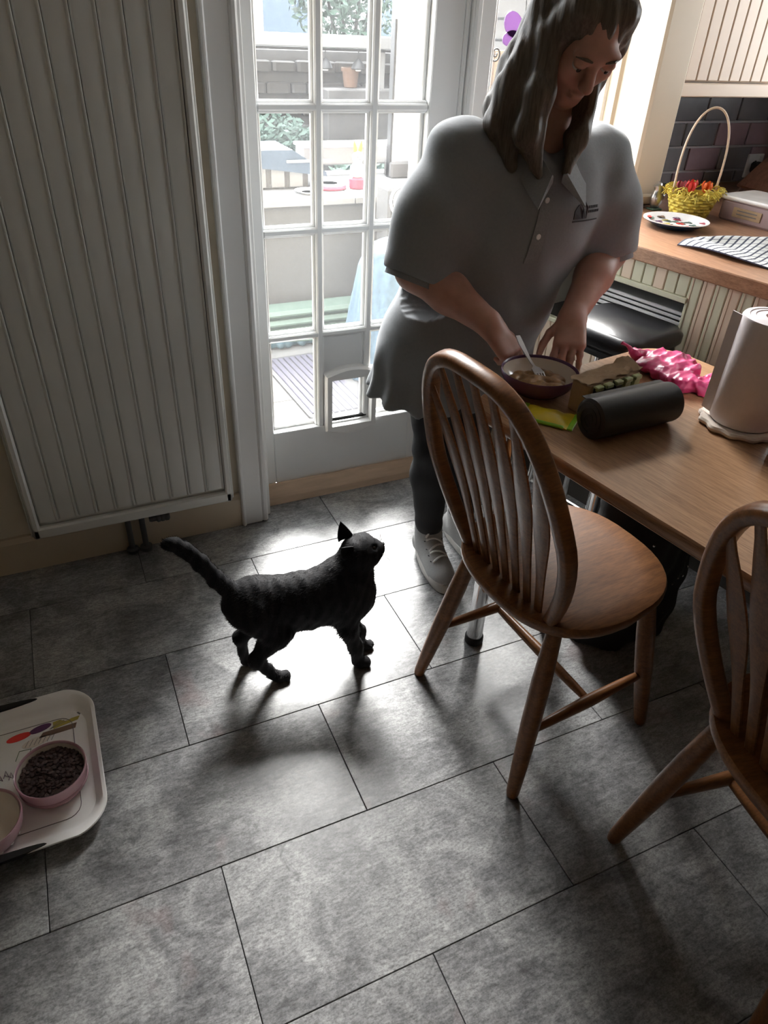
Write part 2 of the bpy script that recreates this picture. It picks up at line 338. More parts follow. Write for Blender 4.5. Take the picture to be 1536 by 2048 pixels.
# ------------------------------------------------------------------ implicit surfaces (for bodies and cloth)
class Field:
    def __init__(s, xs, ys, zs):
        s.x, s.y, s.z = (np.asarray(a, np.float32) for a in (xs, ys, zs)); s.v = np.full((len(xs), len(ys), len(zs)), 1., np.float32)
    def box(s, lo, hi):
        sl = []
        for a, l, h in zip((s.x, s.y, s.z), lo, hi):
            i = max(0, int(np.searchsorted(a, l))-1); j = min(len(a), int(np.searchsorted(a, h))+1); sl.append(slice(i, max(i, j)))
        return tuple(sl)
    def pts(s, sl): return (s.x[sl[0]][:, None, None], s.y[sl[1]][None, :, None], s.z[sl[2]][None, None, :])
    def put(s, fn, lo, hi, k=.01, mode='add'):
        m = k+.02; sl = s.box([a-m for a in lo], [a+m for a in hi])
        if s.v[sl].size == 0: return
        d = fn(*s.pts(sl)); a = s.v[sl]
        if mode == 'add':
            h = np.clip(.5+.5*(a-d)/k, 0, 1); s.v[sl] = a*(1-h)+d*h-k*h*(1-h)
        else:
            h = np.clip(.5-.5*(a+d)/k, 0, 1); s.v[sl] = a*(1-h)-d*h+k*h*(1-h)
    def cone(s, a, b, ra, rb, k=.01, mode='add', flat=None):
        a = np.array(a, float); b = np.array(b, float); ab = b-a; L2 = float(ab@ab)+1e-12
        def f(X, Y, Z):
            t = np.clip(((X-a[0])*ab[0]+(Y-a[1])*ab[1]+(Z-a[2])*ab[2])/L2, 0, 1)
            return np.sqrt((X-a[0]-t*ab[0])**2+(Y-a[1]-t*ab[1])**2+(Z-a[2]-t*ab[2])**2)-(ra+(rb-ra)*t)
        r = max(ra, rb); s.put(f, np.minimum(a, b)-r, np.maximum(a, b)+r, k, mode)
    def chain(s, pts, rs, k=.01):
        for i in range(len(pts)-1): s.cone(pts[i], pts[i+1], rs[i], rs[i+1], k)
    def ell(s, c, r, k=.01, R=None, mode='add'):
        c = np.array(c, float); r = np.array(r, float); R = np.eye(3) if R is None else np.array(R, float)   # rows: local axes
        def f(X, Y, Z):
            dx, dy, dz = X-c[0], Y-c[1], Z-c[2]
            q = [(R[i, 0]*dx+R[i, 1]*dy+R[i, 2]*dz) for i in range(3)]
            n = np.sqrt(sum((q[i]/r[i])**2 for i in range(3))); g = np.sqrt(sum((q[i]/r[i]**2)**2 for i in range(3)))+1e-9
            return n*(n-1)/g
        m = max(r); s.put(f, c-m, c+m, k, mode)
    def stack(s, secs, k=.01, mode='add'):       # secs: z,cx,cy,rx,ry
        A = np.array(sorted(secs), float)
        def f(X, Y, Z):
            z = Z.ravel(); p = [np.interp(z, A[:, 0], A[:, i])[None, None, :] for i in range(1, 5)]
            r = np.sqrt(((X-p[0])/p[2])**2+((Y-p[1])/p[3])**2)
            d = (r-1)*np.minimum(p[2], p[3])
            return np.maximum(d, np.maximum(A[0, 0]-Z, Z-A[-1, 0]))
        m = A[:, 3].max(), A[:, 4].max()
        s.put(f, (A[:, 1].min()-m[0], A[:, 2].min()-m[1], A[0, 0]), (A[:, 1].max()+m[0], A[:, 2].max()+m[1], A[-1, 0]), k, mode)
    def warp(s, fn): s.v += fn(s.x[:, None, None], s.y[None, :, None], s.z[None, None, :]).astype(np.float32)
    def mesh(s, name, mat, parent=None):
        V = s.v; V[0] = V[-1] = 1; V[:, 0] = V[:, -1] = 1; V[:, :, 0] = V[:, :, -1] = 1
        n = V < 0; nx, ny, nz = V.shape; c = np.zeros((nx-1, ny-1, nz-1), np.int8)
        offs = [(i, j, k) for i in (0, 1) for j in (0, 1) for k in (0, 1)]
        for i, j, k in offs: c += n[i:nx-1+i, j:ny-1+j, k:nz-1+k]
        I = np.argwhere((c > 0) & (c < 8)); ids = np.full(c.shape, -1, np.int32); ids[tuple(I.T)] = np.arange(len(I))
        vals = np.stack([V[I[:, 0]+i, I[:, 1]+j, I[:, 2]+k] for i, j, k in offs], 1)
        P = np.zeros((len(I), 3)); cnt = np.zeros(len(I)); O = np.array(offs, float)
        for a in range(8):
            for b in range(a+1, 8):
                if abs(O[a]-O[b]).sum() != 1: continue
                va, vb = vals[:, a], vals[:, b]; x = (va < 0) != (vb < 0)
                t = np.where(x, va/np.where(x, va-vb, 1), 0)
                P += np.where(x[:, None], O[a]+t[:, None]*(O[b]-O[a]), 0); cnt += x
        P = P/cnt[:, None]+I; Q = np.empty_like(P)
        for a, ax in enumerate((s.x, s.y, s.z)): Q[:, a] = np.interp(P[:, a], np.arange(len(ax)), ax)
        F = []
        for ax in range(3):
            sh = [slice(None)]*3; s2 = [slice(None)]*3; sh[ax] = slice(0, -1); s2[ax] = slice(1, None)
            A, B = n[tuple(sh)], n[tuple(s2)]; E = np.argwhere(A != B); b1, b2 = (ax+1) % 3, (ax+2) % 3
            ok = (E[:, b1] > 0) & (E[:, b2] > 0) & (E[:, b1] < V.shape[b1]-1) & (E[:, b2] < V.shape[b2]-1); E = E[ok]
            q = []
            for (p, r) in ((-1, -1), (0, -1), (0, 0), (-1, 0)):
                T = E.copy(); T[:, b1] += p; T[:, b2] += r; q.append(ids[tuple(T.T)])
            q = np.stack(q, 1); inside = A[tuple(E.T)]
            F.append(np.where(inside[:, None], q, q[:, ::-1]))
        F = np.concatenate(F)
        me = bpy.data.meshes.new(name); me.vertices.add(len(Q)); me.vertices.foreach_set('co', Q.astype(np.float32).ravel())
        me.loops.add(F.size); me.loops.foreach_set('vertex_index', F.astype(np.int32).ravel())
        me.polygons.add(len(F)); me.polygons.foreach_set('loop_start', np.arange(0, F.size, 4, dtype=np.int32))
        me.update(calc_edges=True); me.validate(); me.polygons.foreach_set('use_smooth', [True]*len(me.polygons))
        if mat: me.materials.append(mat)
        o = bpy.data.objects.new(name, me); COL.objects.link(o)
        if parent: o.parent = parent
        return o
def axis(lo, hi, h, *fine):                      # coordinate list with finer steps inside given spans
    out = [lo]
    while out[-1] < hi:
        st = h
        for a, b, f in fine:
            if a <= out[-1] < b: st = f
        out.append(out[-1]+st)
    return out
def bvh_of(o):
    me = o.data; return BVHTree.FromPolygons([v.co.copy() for v in me.vertices], [tuple(p.vertices) for p in me.polygons])

# ================================================================== SETTING
# floor: dark base slab with separate vinyl tiles laid half-bond
fl = structure(span('floor', M['grout'], -1.4, 2.85, -1.6, 2.02, -.06, -.0065))
tile_w, tile_l, gap = .302, .62, .0016
tmesh = MB().box((0, 0, -.0035), (tile_l-gap, tile_w-gap, .007), .0009).build('floor_tile', M['floor'], fl)
first = True
for r in range(-6, 6):
    yc = .470+tile_w*r+tile_w/2
    x0 = .373 if r % 2 else .063
    for k in range(-3, 5):
        xa, xb = x0+tile_l*k, x0+tile_l*(k+1)
        if xb < -1.3 or xa > 2.75: continue
        o = tmesh if first else tmesh.copy()
        if not first: COL.objects.link(o); o.parent = fl
        first = False
        o.location = ((xa+xb)/2, yc, 0)

# walls
wb = MB()
def wbox(b, x0, x1, y0, y1, z0, z1): b.box(((x0+x1)/2, (y0+y1)/2, (z0+z1)/2), (x1-x0, y1-y0, z1-z0))
wbox(wb, -1.4, .41, 1.87, 2.25, -.06, 2.45)           # left of the door
wbox(wb, .41, 1.115, 1.87, 2.25, 1.97, 2.45)          # over the door
wbox(wb, 1.115, 1.20, 1.99, 2.25, -.06, 2.45)         # pier between door and window
wbox(wb, 1.20, 1.80, 2.0, 2.25, -.06, .87)            # under the window
wbox(wb, 1.115, 1.90, 1.93, 2.25, 1.97, 2.45)         # over the window
wbox(wb, 1.80, 2.85, 2.25, 2.35, -.06, 2.45)          # tiled wall
structure(wb.build('wall_back', M['wall'], smooth=0))
structure(span('wall_left', M['wall'], -1.5, -1.4, -1.7, 2.35, -.06, 2.45))
wr = MB(); wbox(wr, 2.75, 2.85, -1.7, 2.35, -.06, 1.10); wbox(wr, 2.75, 2.85, -1.7, 2.35, 1.98, 2.45); wbox(wr, 2.75, 2.85, -1.7, 1.10, 1.10, 1.98); wbox(wr, 2.75, 2.85, 1.90, 2.35, 1.10, 1.98)
structure(wr.build('wall_right', M['wall'], smooth=0))
# second window, over the worktop on the right (out of frame, lights the cupboards)
Wm = MB()
for (y0, y1, z0, z1) in ((1.10, 1.90, 1.10, 1.15), (1.10, 1.90, 1.93, 1.98), (1.10, 1.15, 1.15, 1.93), (1.85, 1.90, 1.15, 1.93), (1.48, 1.52, 1.15, 1.93)): wbox(Wm, 2.78, 2.82, y0, y1, z0, z1)
W2 = structure(Wm.build('window_2', M['white_paint'], smooth=0))
for a, b_ in ((1.15, 1.48), (1.52, 1.85)): span('pane', M['glass'], 2.798, 2.802, a, b_, 1.15, 1.93, W2)
structure(span('wall_front', M['wall'], -1.5, 2.85, -1.7, -1.6, -.06, 2.45))
structure(span('ceiling', M['ceil'], -1.5, 2.85, -1.7, 2.35, 2.4, 2.5))
sk = MB(); sk.prism([(1.853, 0), (1.87, 0), (1.87, .115), (1.860, .115), (1.853, .10)], -1.4, .395, T=frame((0, 0, 0), (0, 1, 0), (0, 0, 1), (1, 0, 0)))
structure(sk.build('baseboard_left', M['trim_cream'], smooth=0))
# architrave beside the door (face, bead)
ar = MB(); ar.box((.428, 1.862, .99), (.066, .026, 1.98), .003); ar.box((.470, 1.868, .99), (.02, .046, 1.98), .006); ar.box((.4, 1.855, .99), (.012, .03, 1.98), .004)
ar.box((.487, 1.918, .99), (.018, .075, 1.98), .002)
structure(ar.build('trim_1', M['white_paint'], smooth=.3))
po = MB(); po.box((1.165, 1.975, 1.0), (.07, .05, 2.0), .004); po.box((1.122, 1.985, 1.0), (.014, .05, 2.0), .004); po.box((1.206, 2.0, 1.0), (.018, .07, 2.0), .004); po.box((1.145, 1.958, 1.0), (.02, .03, 2.0), .005)
structure(po.build('trim_2', M['white_paint'], smooth=.3))
hd = MB(); hd.box((.78, 1.93, 1.955), (.70, .06, .04), .003)
structure(hd.build('trim_3', M['white_paint'], smooth=.3))

# door with small panes
D = structure(bx('door_1', M['door_paint'], (.786, 1.985, .155), (.482, .042, .19), None, .002))       # lower rail
DY = 1.985
def dpart(n, mat, x0, x1, z0, z1, y0=DY-.021, y1=DY+.021, ch=.003): return span(n, mat, x0, x1, y0, y1, z0, z1, D, ch)
dpart('stile', M['door_paint'], .45, .545, .06, 1.94); dpart('stile', M['door_paint'], 1.027, 1.115, .06, 1.94)
dpart('top_rail', M['door_paint'], .545, 1.027, 1.80, 1.94)
wbd = MB(); wbd.prism([(1.925, .0), (1.965, 0), (1.965, .062), (1.950, .066), (1.930, .022)], .46, 1.12, T=frame((0, 0, 0), (0, 1, 0), (0, 0, 1), (1, 0, 0)))
wbd.build('weather_bar', M['peach'], D, smooth=0)
span('threshold', M['steel'], .46, 1.12, 1.965, 2.30, -.06, .012, D, .003)
zs = [.248, .564, .868, 1.172, 1.476, 1.80]; xv = [.545, .7075, .866, 1.027]
for i in (1, 2):
    b = MB(); b.box((xv[i], DY, 1.024), (.020, .040, 1.552), .004); b.box((xv[i], DY, 1.024), (.034, .018, 1.552), .004); b.build('glazing_bar', M['door_paint'], D, smooth=.3)
for z in zs[1:-1]:
    b = MB(); b.box((.786, DY, z), (.481, .0385, .0175), .004); b.box((.786, DY, z), (.481, .0168, .031), .004); b.build('glazing_bar', M['door_paint'], D, smooth=.3)
for i in range(3):
    for j in range(5):
        x0, x1, z0, z1 = xv[i], xv[i+1], zs[j], zs[j+1]
        bead = MB()
        for (a, b2, c, d) in ((x0, x1, z0, z0+.014), (x0, x1, z1-.012, z1), (x0, x0+.013, z0, z1), (x1-.013, x1, z0, z1)):
            bead.box(((a+b2)/2, DY+.012, (c+d)/2), (b2-a, .012, d-c), .003)
        bead.build('pane_bead', M['white_paint'], D, smooth=.3)
        if (i, j) == (1, 0): continue
        span('pane', M['glass'], x0+.006, x1-.006, DY+.003, DY+.007, z0+.006, z1-.006, D)
# cat flap in the middle bottom opening
span('blank_panel', M['door_paint'], .7075, .866, DY-.006, DY+.010, .415, .548, D, .002)
def arcframe(w, h, bow, t, n=8):
    o = [(-w/2, -h/2)]
    for k in range(n+1): o.append((-w/2+w*k/n, -h/2-bow*math.sin(PI*k/n)))
    o = [(-w/2+w*k/n, -h/2-bow*math.sin(PI*k/n)) for k in range(n+1)]+[(w/2-w*k/n, h/2+bow*math.sin(PI*k/n)) for k in range(n+1)]
    return o
cf = MB()
outer = arcframe(.180, .200, .018, 0); inner = [(max(-.066, min(.066, x)), max(-.078, min(.078, z))) for x, z in outer]
inner = [(-.066+.132*k/8, -.078) for k in range(9)]+[(.066-.132*k/8, .078) for k in range(9)]
cx, cz = .808, .332
rings = [[(cx+x, y, cz+z) for x, z in P] for P, y in ((outer, DY+.0), (outer, DY-.034), ([(x*.95, z*.95) for x, z in outer], DY-.042), ([(x*1.06, z*1.06) for x, z in inner], DY-.042), (inner, DY-.03), (inner, DY+.02))]
cf.loft(rings, cap=False)
fo = cf.build('cat_flap_frame', M['white_paint'], D, smooth=.5)
fl2 = MB().box((cx, DY-.006, cz+.004), (.126, .004, .146), .001).build('flap', M['flap'], fo)
MB().box((cx, DY-.014, cz-.068), (.126, .012, .012), .003).build('magnet_strip', M['black_rubber'], fo)

# window beside the door
Wn = MB()
for (x0, x1, z0, z1) in ((1.20, 1.80, .87, .93), (1.20, 1.80, 1.90, 1.97), (1.20, 1.235, .93, 1.90), (1.765, 1.80, .93, 1.90)): wbox(Wn, x0, x1, 2.15, 2.20, z0, z1)
Wo = structure(Wn.build('window_1', M['white_paint'], smooth=0))
span('pane', M['glass'], 1.235, 1.765, 2.172, 2.177, .93, 1.90, Wo)
span('window_sill', M['white_paint'], 1.20, 1.80, 1.99, 2.16, .855, .872, Wo, .003)
# moulded reveal on the right of the window, one profile run from worktop to head
prof = [(1.80, 2.25), (1.776, 2.20), (1.772, 2.165), (1.780, 2.160), (1.776, 2.13), (1.768, 2.125), (1.770, 2.10), (1.782, 2.095)]
for k in range(9):
    a = k/8; prof.append((1.782+.030*math.sin(a*PI/2)-.03*a, 2.095-.12*a))
prof += [(1.778, 1.965), (1.772, 1.958), (1.772, 1.940), (1.780, 1.932), (1.790, 1.932), (1.792, 1.937), (1.890, 1.937), (1.90, 1.945), (1.90, 2.25)]
rv = MB(); rv.prism(prof[::-1][::-1], .925, 1.97)
structure(rv.build('trim_4', M['trim_cream'], smooth=.35))
structure(bx('trim_5', M['trim_cream'], (1.835, 2.085, .912), (.155, .33, .030), None, .006))
structure(bx('trim_6', M['black_rubber'], (1.60, 1.985, .897), (.58, .10, .012), None, .003))

# wall tiles behind the worktop
tw, th = .163, .0842
ti = None; rowz = .930
tb = structure(span('wall_back_tiling', M['tilegrout'], 1.90, 2.75, 2.244, 2.25, .885, 1.21)); tb.name = 'wall_back_splash'
for r in range(-1, 4):
    z0 = rowz+th*r; off = 2.329 + (.0 if r % 2 == 1 else .08) - tw*4
    off = {2: 2.329-tw*4, 3: 2.27-tw*4, 1: 2.409-tw*4, 0: 2.455-tw*4, -1: 2.40-tw*4}[r]
    for k in range(0, 8):
        a, b2 = off+tw*k, off+tw*(k+1); a2, b3 = max(a, 1.902), min(b2, 2.749); zl, zh = max(z0, .886), min(z0+th, 1.21)
        if b3-a2 < .02 or zh-zl < .02: continue
        m = M['tiles'][(0, 3, 1, 0, 2, 1, 3, 0, 1, 2, 0)[(k*3+r*5) % 11]]
        if r == 2-1 and k == 4: m = M['tiles'][2]
        t = span('wall_tile', m, a2+.004, b3-.004, 2.236, 2.246, zl+.004, zh-.004, tb, .002)

# ================================================================== RADIATOR
R = thing('radiator', 'tall white vertical fluted radiator on the wall left of the door', 'radiator', (.08, 1.815, .14))
b = MB(); b.box((0, .012, .93), (.556, .034, 1.86), .004)
b.build('back_plate', M['rad'], R, smooth=.3)
b = MB(); b.box((0, -.012, .018), (.556, .022, .034), .005); b.box((0, -.012, 1.842), (.556, .022, .034), .005); b.box((-.268, -.012, .93), (.020, .022, 1.86), .005); b.box((.268, -.012, .93), (.020, .022, 1.86), .005)
b.build('rim', M['rad'], R, smooth=.3)
pitch = .0515; nf = 10
pr = [(-.0245, .0), (-.0235, -.006), (-.020, -.0095), (-.008, -.0115), (.008, -.0115), (.018, -.0105), (.0215, -.014), (.0240, -.0145), (.0255, -.010), (.0257, .0)]
fm = MB().prism(pr[::-1], .050, 1.81).build('panel_flute', M['rad'], R, smooth=.5)
for k in range(nf):
    o = fm if k == 0 else fm.copy()
    if k: COL.objects.link(o); o.parent = R
    o.location = (-.232+pitch*k, -.004, 0)
b = MB(); b.box((-.281, .012, .93), (.006, .046, 1.85), .002); b.box((.281, .012, .93), (.006, .046, 1.85), .002); b.build('side_panel', M['rad'], R, smooth=.3)
for x in (-.030, .010):
    p = MB().tube([(x, .02, -.14), (x, .02, .01)], .0085, 12).build('pipe', M['pipe'], R)
MB().lathe([(.016, 0), (.018, .004), (.018, .012), (.012, .016)], 16, c=(-.030, .02, -.138)).build('pipe_collar', M['pipe'], R)
MB().lathe([(.016, 0), (.018, .004), (.018, .012), (.012, .016)], 16, c=(.010, .02, -.138)).build('pipe_collar', M['pipe'], R)
v = MB(); T = frame((.03, .005, -.022), (0, 0, 1), (0, 1, 0), (1, 0, 0))
v.lathe([(.008, 0), (.010, .006), (.010, .02), (.0145, .024), (.0145, .030), (.0125, .033), (.0145, .036), (.0145, .042), (.0125, .045), (.0145, .048), (.0145, .056), (.010, .060)], 16, T=T)
v.build('valve', M['pipe'], R)

# ================================================================== CHAIRS
def make_chair(name, label, loc, rz, group):
    t = thing(name, label, 'chair', loc, rz, group)
    wd = M['chair']
    # local: +y front, z up from the floor
    n = 48; seat = []
    for i in range(n):
        a = 2*PI*i/n; c, s = math.cos(a), math.sin(a)
        rx = .200 if s > 0 else .205; ry = .205 if s > 0 else .195
        e = .80 if s > 0 else .78
        seat.append((rx*math.copysign(abs(c)**e, c), ry*math.copysign(abs(s)**e, s)))
    def ring(f, z): return [(x*f, y*f, z) for x, y in seat]
    MB().loft([ring(.90, .415), ring(.97, .419), ring(1.0, .430), ring(1.0, .440), ring(.985, .446), ring(.95, .447), ring(.75, .443), ring(.45, .440), ring(.1, .439)]).build('seat', wd, t, smooth=.7)
    def bow(a):
        c, s = math.cos(a), math.sin(a); h = .485; z = h*abs(s)**.8
        w = .209*math.copysign(abs(c)**.62, c); w *= 1-(1-.132/.209)*(1-min(1, z/(.5*h)))**1.5
        return Vector((w, -.140-.32*z, .440+z))
    pts = [bow(PI*k/44) for k in range(45)]
    rings = []
    tz = Vector((0, -.32, 1)).normalized()
    nb = Vector((0, tz.z, -tz.y)).normalized()
    for k, p in enumerate(pts):
        d = (pts[min(k+1, 44)]-pts[max(k-1, 0)]).normalized(); u = nb; w = d.cross(u).normalized()
        wv = .0135; uv = .0155
        rr = []
        for q in range(12):
            a = 2*PI*q/12; ca, sa = math.cos(a), math.sin(a)
            rr.append(tuple(p+u*(uv*math.copysign(abs(ca)**.6, ca))+w*(wv*math.copysign(abs(sa)**.6, sa))))
        rings.append(rr)
    MB().loft(rings).build('bow', wd, t, smooth=.8)
    # seven slats, fanned, slightly waisted
    for k in range(7):
        f = (k-3)/3.0
        xb, xt = f*.100, f*.150
        ztop = max(q.z for q in pts if abs(q.x) >= abs(xt)-.003) if k != 3 else .440+.485
        b = MB(); rr = []
        for q in range(13):
            a = q/12; z = .440+(ztop-.440)*a; x = xb+(xt-xb)*a
            w = .0100+.0110*math.exp(-((a-.60)/.23)**2)-(.002 if a > .9 else 0); th = .0048
            y = -.146-.32*(z-.440)+.010*math.sin(PI*a)
            rr.append([(x-w, y-th*.4, z), (x-w*.6, y-th, z), (x+w*.6, y-th, z), (x+w, y-th*.4, z), (x+w, y+th*.4, z), (x+w*.6, y+th, z), (x-w*.6, y+th, z), (x-w, y+th*.4, z)])
        b.loft(rr).build('slat', wd, t, smooth=.6)
    # legs, splayed and tapered
    feet = {(-1, -1): (-.195, -.200), (1, -1): (.195, -.200), (-1, 1): (-.180, .200), (1, 1): (.180, .200)}
    for (sx, sy), (fx, fy) in feet.items():
        tp = (sx*.135, sy*.125, .425); ft = (fx, fy, 0)
        P = [Vector(tp).lerp(Vector(ft), a) for a in (0, .1, .3, .55, .8, .97, 1)]
        MB().tube(P, [.0155, .0175, .0205, .0205, .0175, .0145, .012], 14).build('leg', wd, t, smooth=.8)
    def on(sx, sy, a): return Vector((sx*.135, sy*.125, .425)).lerp(Vector((*feet[(sx, sy)], 0)), a)
    for sx in (-1, 1):
        p0, p1 = on(sx, -1, .60), on(sx, 1, .60)
        MB().tube([p0.lerp(p1, a) for a in (0, .15, .5, .85, 1)], [.008, .0105, .014, .0105, .008], 12).build('stretcher', wd, t, smooth=.8)
    p0 = on(-1, -1, .60).lerp(on(-1, 1, .60), .5); p1 = on(1, -1, .60).lerp(on(1, 1, .60), .5)
    MB().tube([p0.lerp(p1, a) for a in (0, .15, .5, .85, 1)], [.008, .0105, .013, .0105, .008], 12).build('stretcher', wd, t, smooth=.8)
    return t
# facing direction angle th is measured from +x; local +y is the front
c1 = make_chair('dining_chair', 'hoop-backed slatted wooden chair standing nearest the cat, seat half under the table', (.860, .895, 0), .085-PI/2, 'wooden dining chairs')
c2 = copy_tree(c1); c2.location = (.992, .300, 0); c2.rotation_euler.z = -.12-PI/2
c2['label'] = 'second hoop-backed wooden chair in the dark at the right edge, cut off by the frame'

# ================================================================== TABLE
TE = Vector((.985, .1708, 0)); TN = Vector((-.1708, .985, 0))       # across / along
def tp(u, v, z=0): p = TE*u+TN*v; return (p.x, p.y, z)
TA = math.atan2(TE.y, TE.x)
Tb = thing('dining_table', 'brown wooden dining table with rounded corners and slim metal legs', 'table', tp(1.205, .40), TA)
poly = rrect(.63, 1.19, .09, 8, 0, -.004)
slab(poly, .716, .740, .005).build('tabletop', M['table'], Tb, smooth=.6)
b = MB(); b.box((0, -.004, .690), (.50, 1.0, .05), .003); b.build('apron', M['table'], Tb, smooth=.3)
for sx in (-1, 1):
    for sy in (-1, 1):
        lg = MB().tube([(sx*.19, sy*.563, .02), (sx*.19, sy*.563, .70)], .021, 20).build('leg', M['chrome'], Tb)
        MB().lathe([(.024, 0), (.025, .004), (.025, .018), (.022, .022)], 20, c=(sx*.19, sy*.563, 0)).build('foot', M['black_rubber'], lg)

# bag in the dark under the table
bagm = Field(axis(-.20, .20, .010), axis(-.14, .14, .010), axis(-.02, .60, .010))
bagm.stack([(0, 0, 0, .17, .105), (.1, 0, 0, .175, .11), (.30, 0, 0, .165, .10), (.42, 0, 0, .165, .085), (.475, 0, 0, .15, .05)], .02)
bagm.warp(lambda X, Y, Z: .006*np.sin(40*X+22*Z)*np.sin(31*Z+15*Y)+.003*np.sin(80*X-50*Z))
bag = thing('holdall', 'black cloth bag standing in the dark under the table', 'bag', (1.262, 1.045, 0), .12)
bagm.mesh('body', M['black_fabric'], bag)
b = MB()
for k in range(26):
    a = random.uniform(PI*1.05, PI*1.95); z = random.uniform(.08, .42); r = 1.02
    b.box((math.cos(a)*.172*r, math.sin(a)*.108*r, z), (.005, .005, .005), .001)
stuff(b.build('sequins', M['chrome'], bag))

# ================================================================== THINGS ON THE TABLE
tz = .740
def bowl(name, label, cat, loc, R, H, mat_out, mat_in, rz=0, foot=.55, wall=.005, group=None, rimw=.004):
    t = thing(name, label, cat, loc, rz, group)
    o = [(R*foot*.9, 0), (R*foot, .002)]+[(R*(foot+(1-foot)*math.sin(a*PI/2)), .004+(H-.004)*(1-math.cos(a*PI/2))*.4+(H-.004)*a*.6) for a in (.15, .35, .55, .75, .9)]+[(R, H-.001), (R-rimw*.3, H+.0012), (R-rimw*.8, H)]
    MB().lathe(o+[(R-wall, H-.004)], 40, cap='start').build('body', mat_out, t, smooth=.7)
    i = [(R-rimw*.8, H), (R-wall, H-.004)]+[(R*(foot+(1-foot)*math.sin(a*PI/2))-wall, .006+(H-.004)*(1-math.cos(a*PI/2))*.4+(H-.004)*a*.6) for a in (.75, .5, .25)]+[(R*foot*.7, .006), (.001, .006)]
    MB().lathe(i, 40, cap='end').build('lining', mat_in, t, smooth=.7)
    return t
pb = tp(1.054, .937, tz)
fb = bowl('feeding_bowl', 'plum bowl of cat food with a pale lining on the table corner', 'bowl', pb, .081, .046, M['plum'], M['cream_in'], foot=.62)
ff = Field(axis(-.075, .075, .0035), axis(-.075, .075, .0035), axis(-.004, .05, .0035))
for k in range(60):
    r = math.sqrt(random.random())*.052; a = random.uniform(0, 2*PI); ff.ell((r*math.cos(a), r*math.sin(a), .020+random.uniform(-.004, .010)*(1-r/.08)), (random.uniform(.007, .014), random.uniform(.006, .012), .008), .006)
ff.ell((0, 0, .013), (.058, .058, .008), .006)
fdo = ff.mesh('cat_food', M['food'], None); fdo.location = pb; tag(stuff(fdo), 'brown meaty cat food mashed in the plum bowl', 'cat food')
# fork standing in the bowl, held by the right hand
fk = thing('fork', 'steel fork stirring the food in the plum bowl', 'fork', (0, 0, 0))
P0, P1 = Vector((.894, 1.220, .815)), Vector((.882, 1.108, .776))
dv = (P1-P0).normalized(); sd = dv.cross(Vector((0, 0, 1))).normalized(); nu = sd.cross(dv)
b = MB(); rr = []
for a, w in ((0, .005), (.2, .006), (.6, .003), (.78, .003), (.85, .010), (1, .0115)):
    p = P0.lerp(P1, a)+nu*(-.006*math.sin(PI*a)); rr.append([tuple(p+sd*w+nu*.001), tuple(p-sd*w+nu*.001), tuple(p-sd*w-nu*.001), tuple(p+sd*w-nu*.001)])
b.loft(rr).build('handle', M['steel'], fk, smooth=.4)
for k in range(4):
    q = P1+sd*(-.009+.006*k); e = q+dv*.034-nu*.005
    MB().tube([q, q.lerp(e, .5), e], [.0016, .0015, .0008], 6).build('tine', M['steel'], fk)

# open multipack of pouches
mp_ = thing('pouch_multipack', 'torn brown cardboard multipack showing a row of pouch ends on the table', 'food box', (.968, 1.004, tz), TA)
slab(rrect(.150, .046, .004, 3), 0, .064, .003).build('card_wrap', M['card'], mp_, smooth=.5)
for k in range(5):
    o = MB().box((-.056+.028*k, -.0275, .034), (.0235, .010, .060), .004).build('pouch', M['pouch_end'] if k > 2 else M['black_plastic'], mp_, smooth=.5)
    MB().box((-.056+.028*k, -.0285, .060), (.021, .013, .009), .002).build('pouch_seal', M['pouch_end'], o)
b = MB(); nn = 14; vs = []; fs = []
for i in range(nn):
    for j in range(7):
        a_, c_ = i/(nn-1), j/6
        vs.append((-.078+.158*a_+.004*math.sin(j*2.2), -.020+.048*c_+.003*math.sin(i*1.9), .0655+.007*abs(math.sin(i*1.1+j*1.3))*(.3+a_)+.012*max(0, a_-.75)*4*c_))
for i in range(nn-1):
    for j in range(6): fs.append((i*7+j, (i+1)*7+j, (i+1)*7+j+1, i*7+j+1))
n0 = len(vs); vs += [(x, y, z-.0012) for x, y, z in vs]; fs += [tuple(n0+k for k in f[::-1]) for f in fs]
b.add(vs, fs); b.build('torn_flap', M['card'], mp_, smooth=.3)
# loose pouch lying half under the pack
lp = thing('food_pouch', 'flat yellow and green foil pouch lying in front of the multipack', 'pouch', tp(.985, .835, tz), TA-1.05)
b = MB(); vs = []; fs = []
for i in range(9):
    for j in range(6):
        x = -.05+.10*i/8; y = -.034+.068*j/5; e = math.sin(PI*i/8)*math.sin(PI*j/5); vs.append((x, y, .003+.013*e+.0015*math.sin(i*2.1+j)))
for i in range(8):
    for j in range(5): fs.append((i*6+j, (i+1)*6+j, (i+1)*6+j+1, i*6+j+1))
n0 = len(vs); vs += [(x, y, .0012) for x, y, z in vs]
fs += [tuple(n0+k for k in f[::-1]) for f in fs]
for i in range(8): fs += [(i*6, n0+i*6, n0+(i+1)*6, (i+1)*6)[::-1], (i*6+5, (i+1)*6+5, n0+(i+1)*6+5, n0+i*6+5)[::-1]]
b.add(vs, fs); b.build('foil_body', M['pouch_y'], lp, smooth=.6)
b = MB(); b.box((.0515, 0, .003), (.011, .07, .004), .001); b.box((-.0515, 0, .003), (.011, .07, .004), .001); b.box((0, -.033, .004), (.08, .008, .006), .002); b.build('seal', M['pouch_g'], lp, smooth=.3)
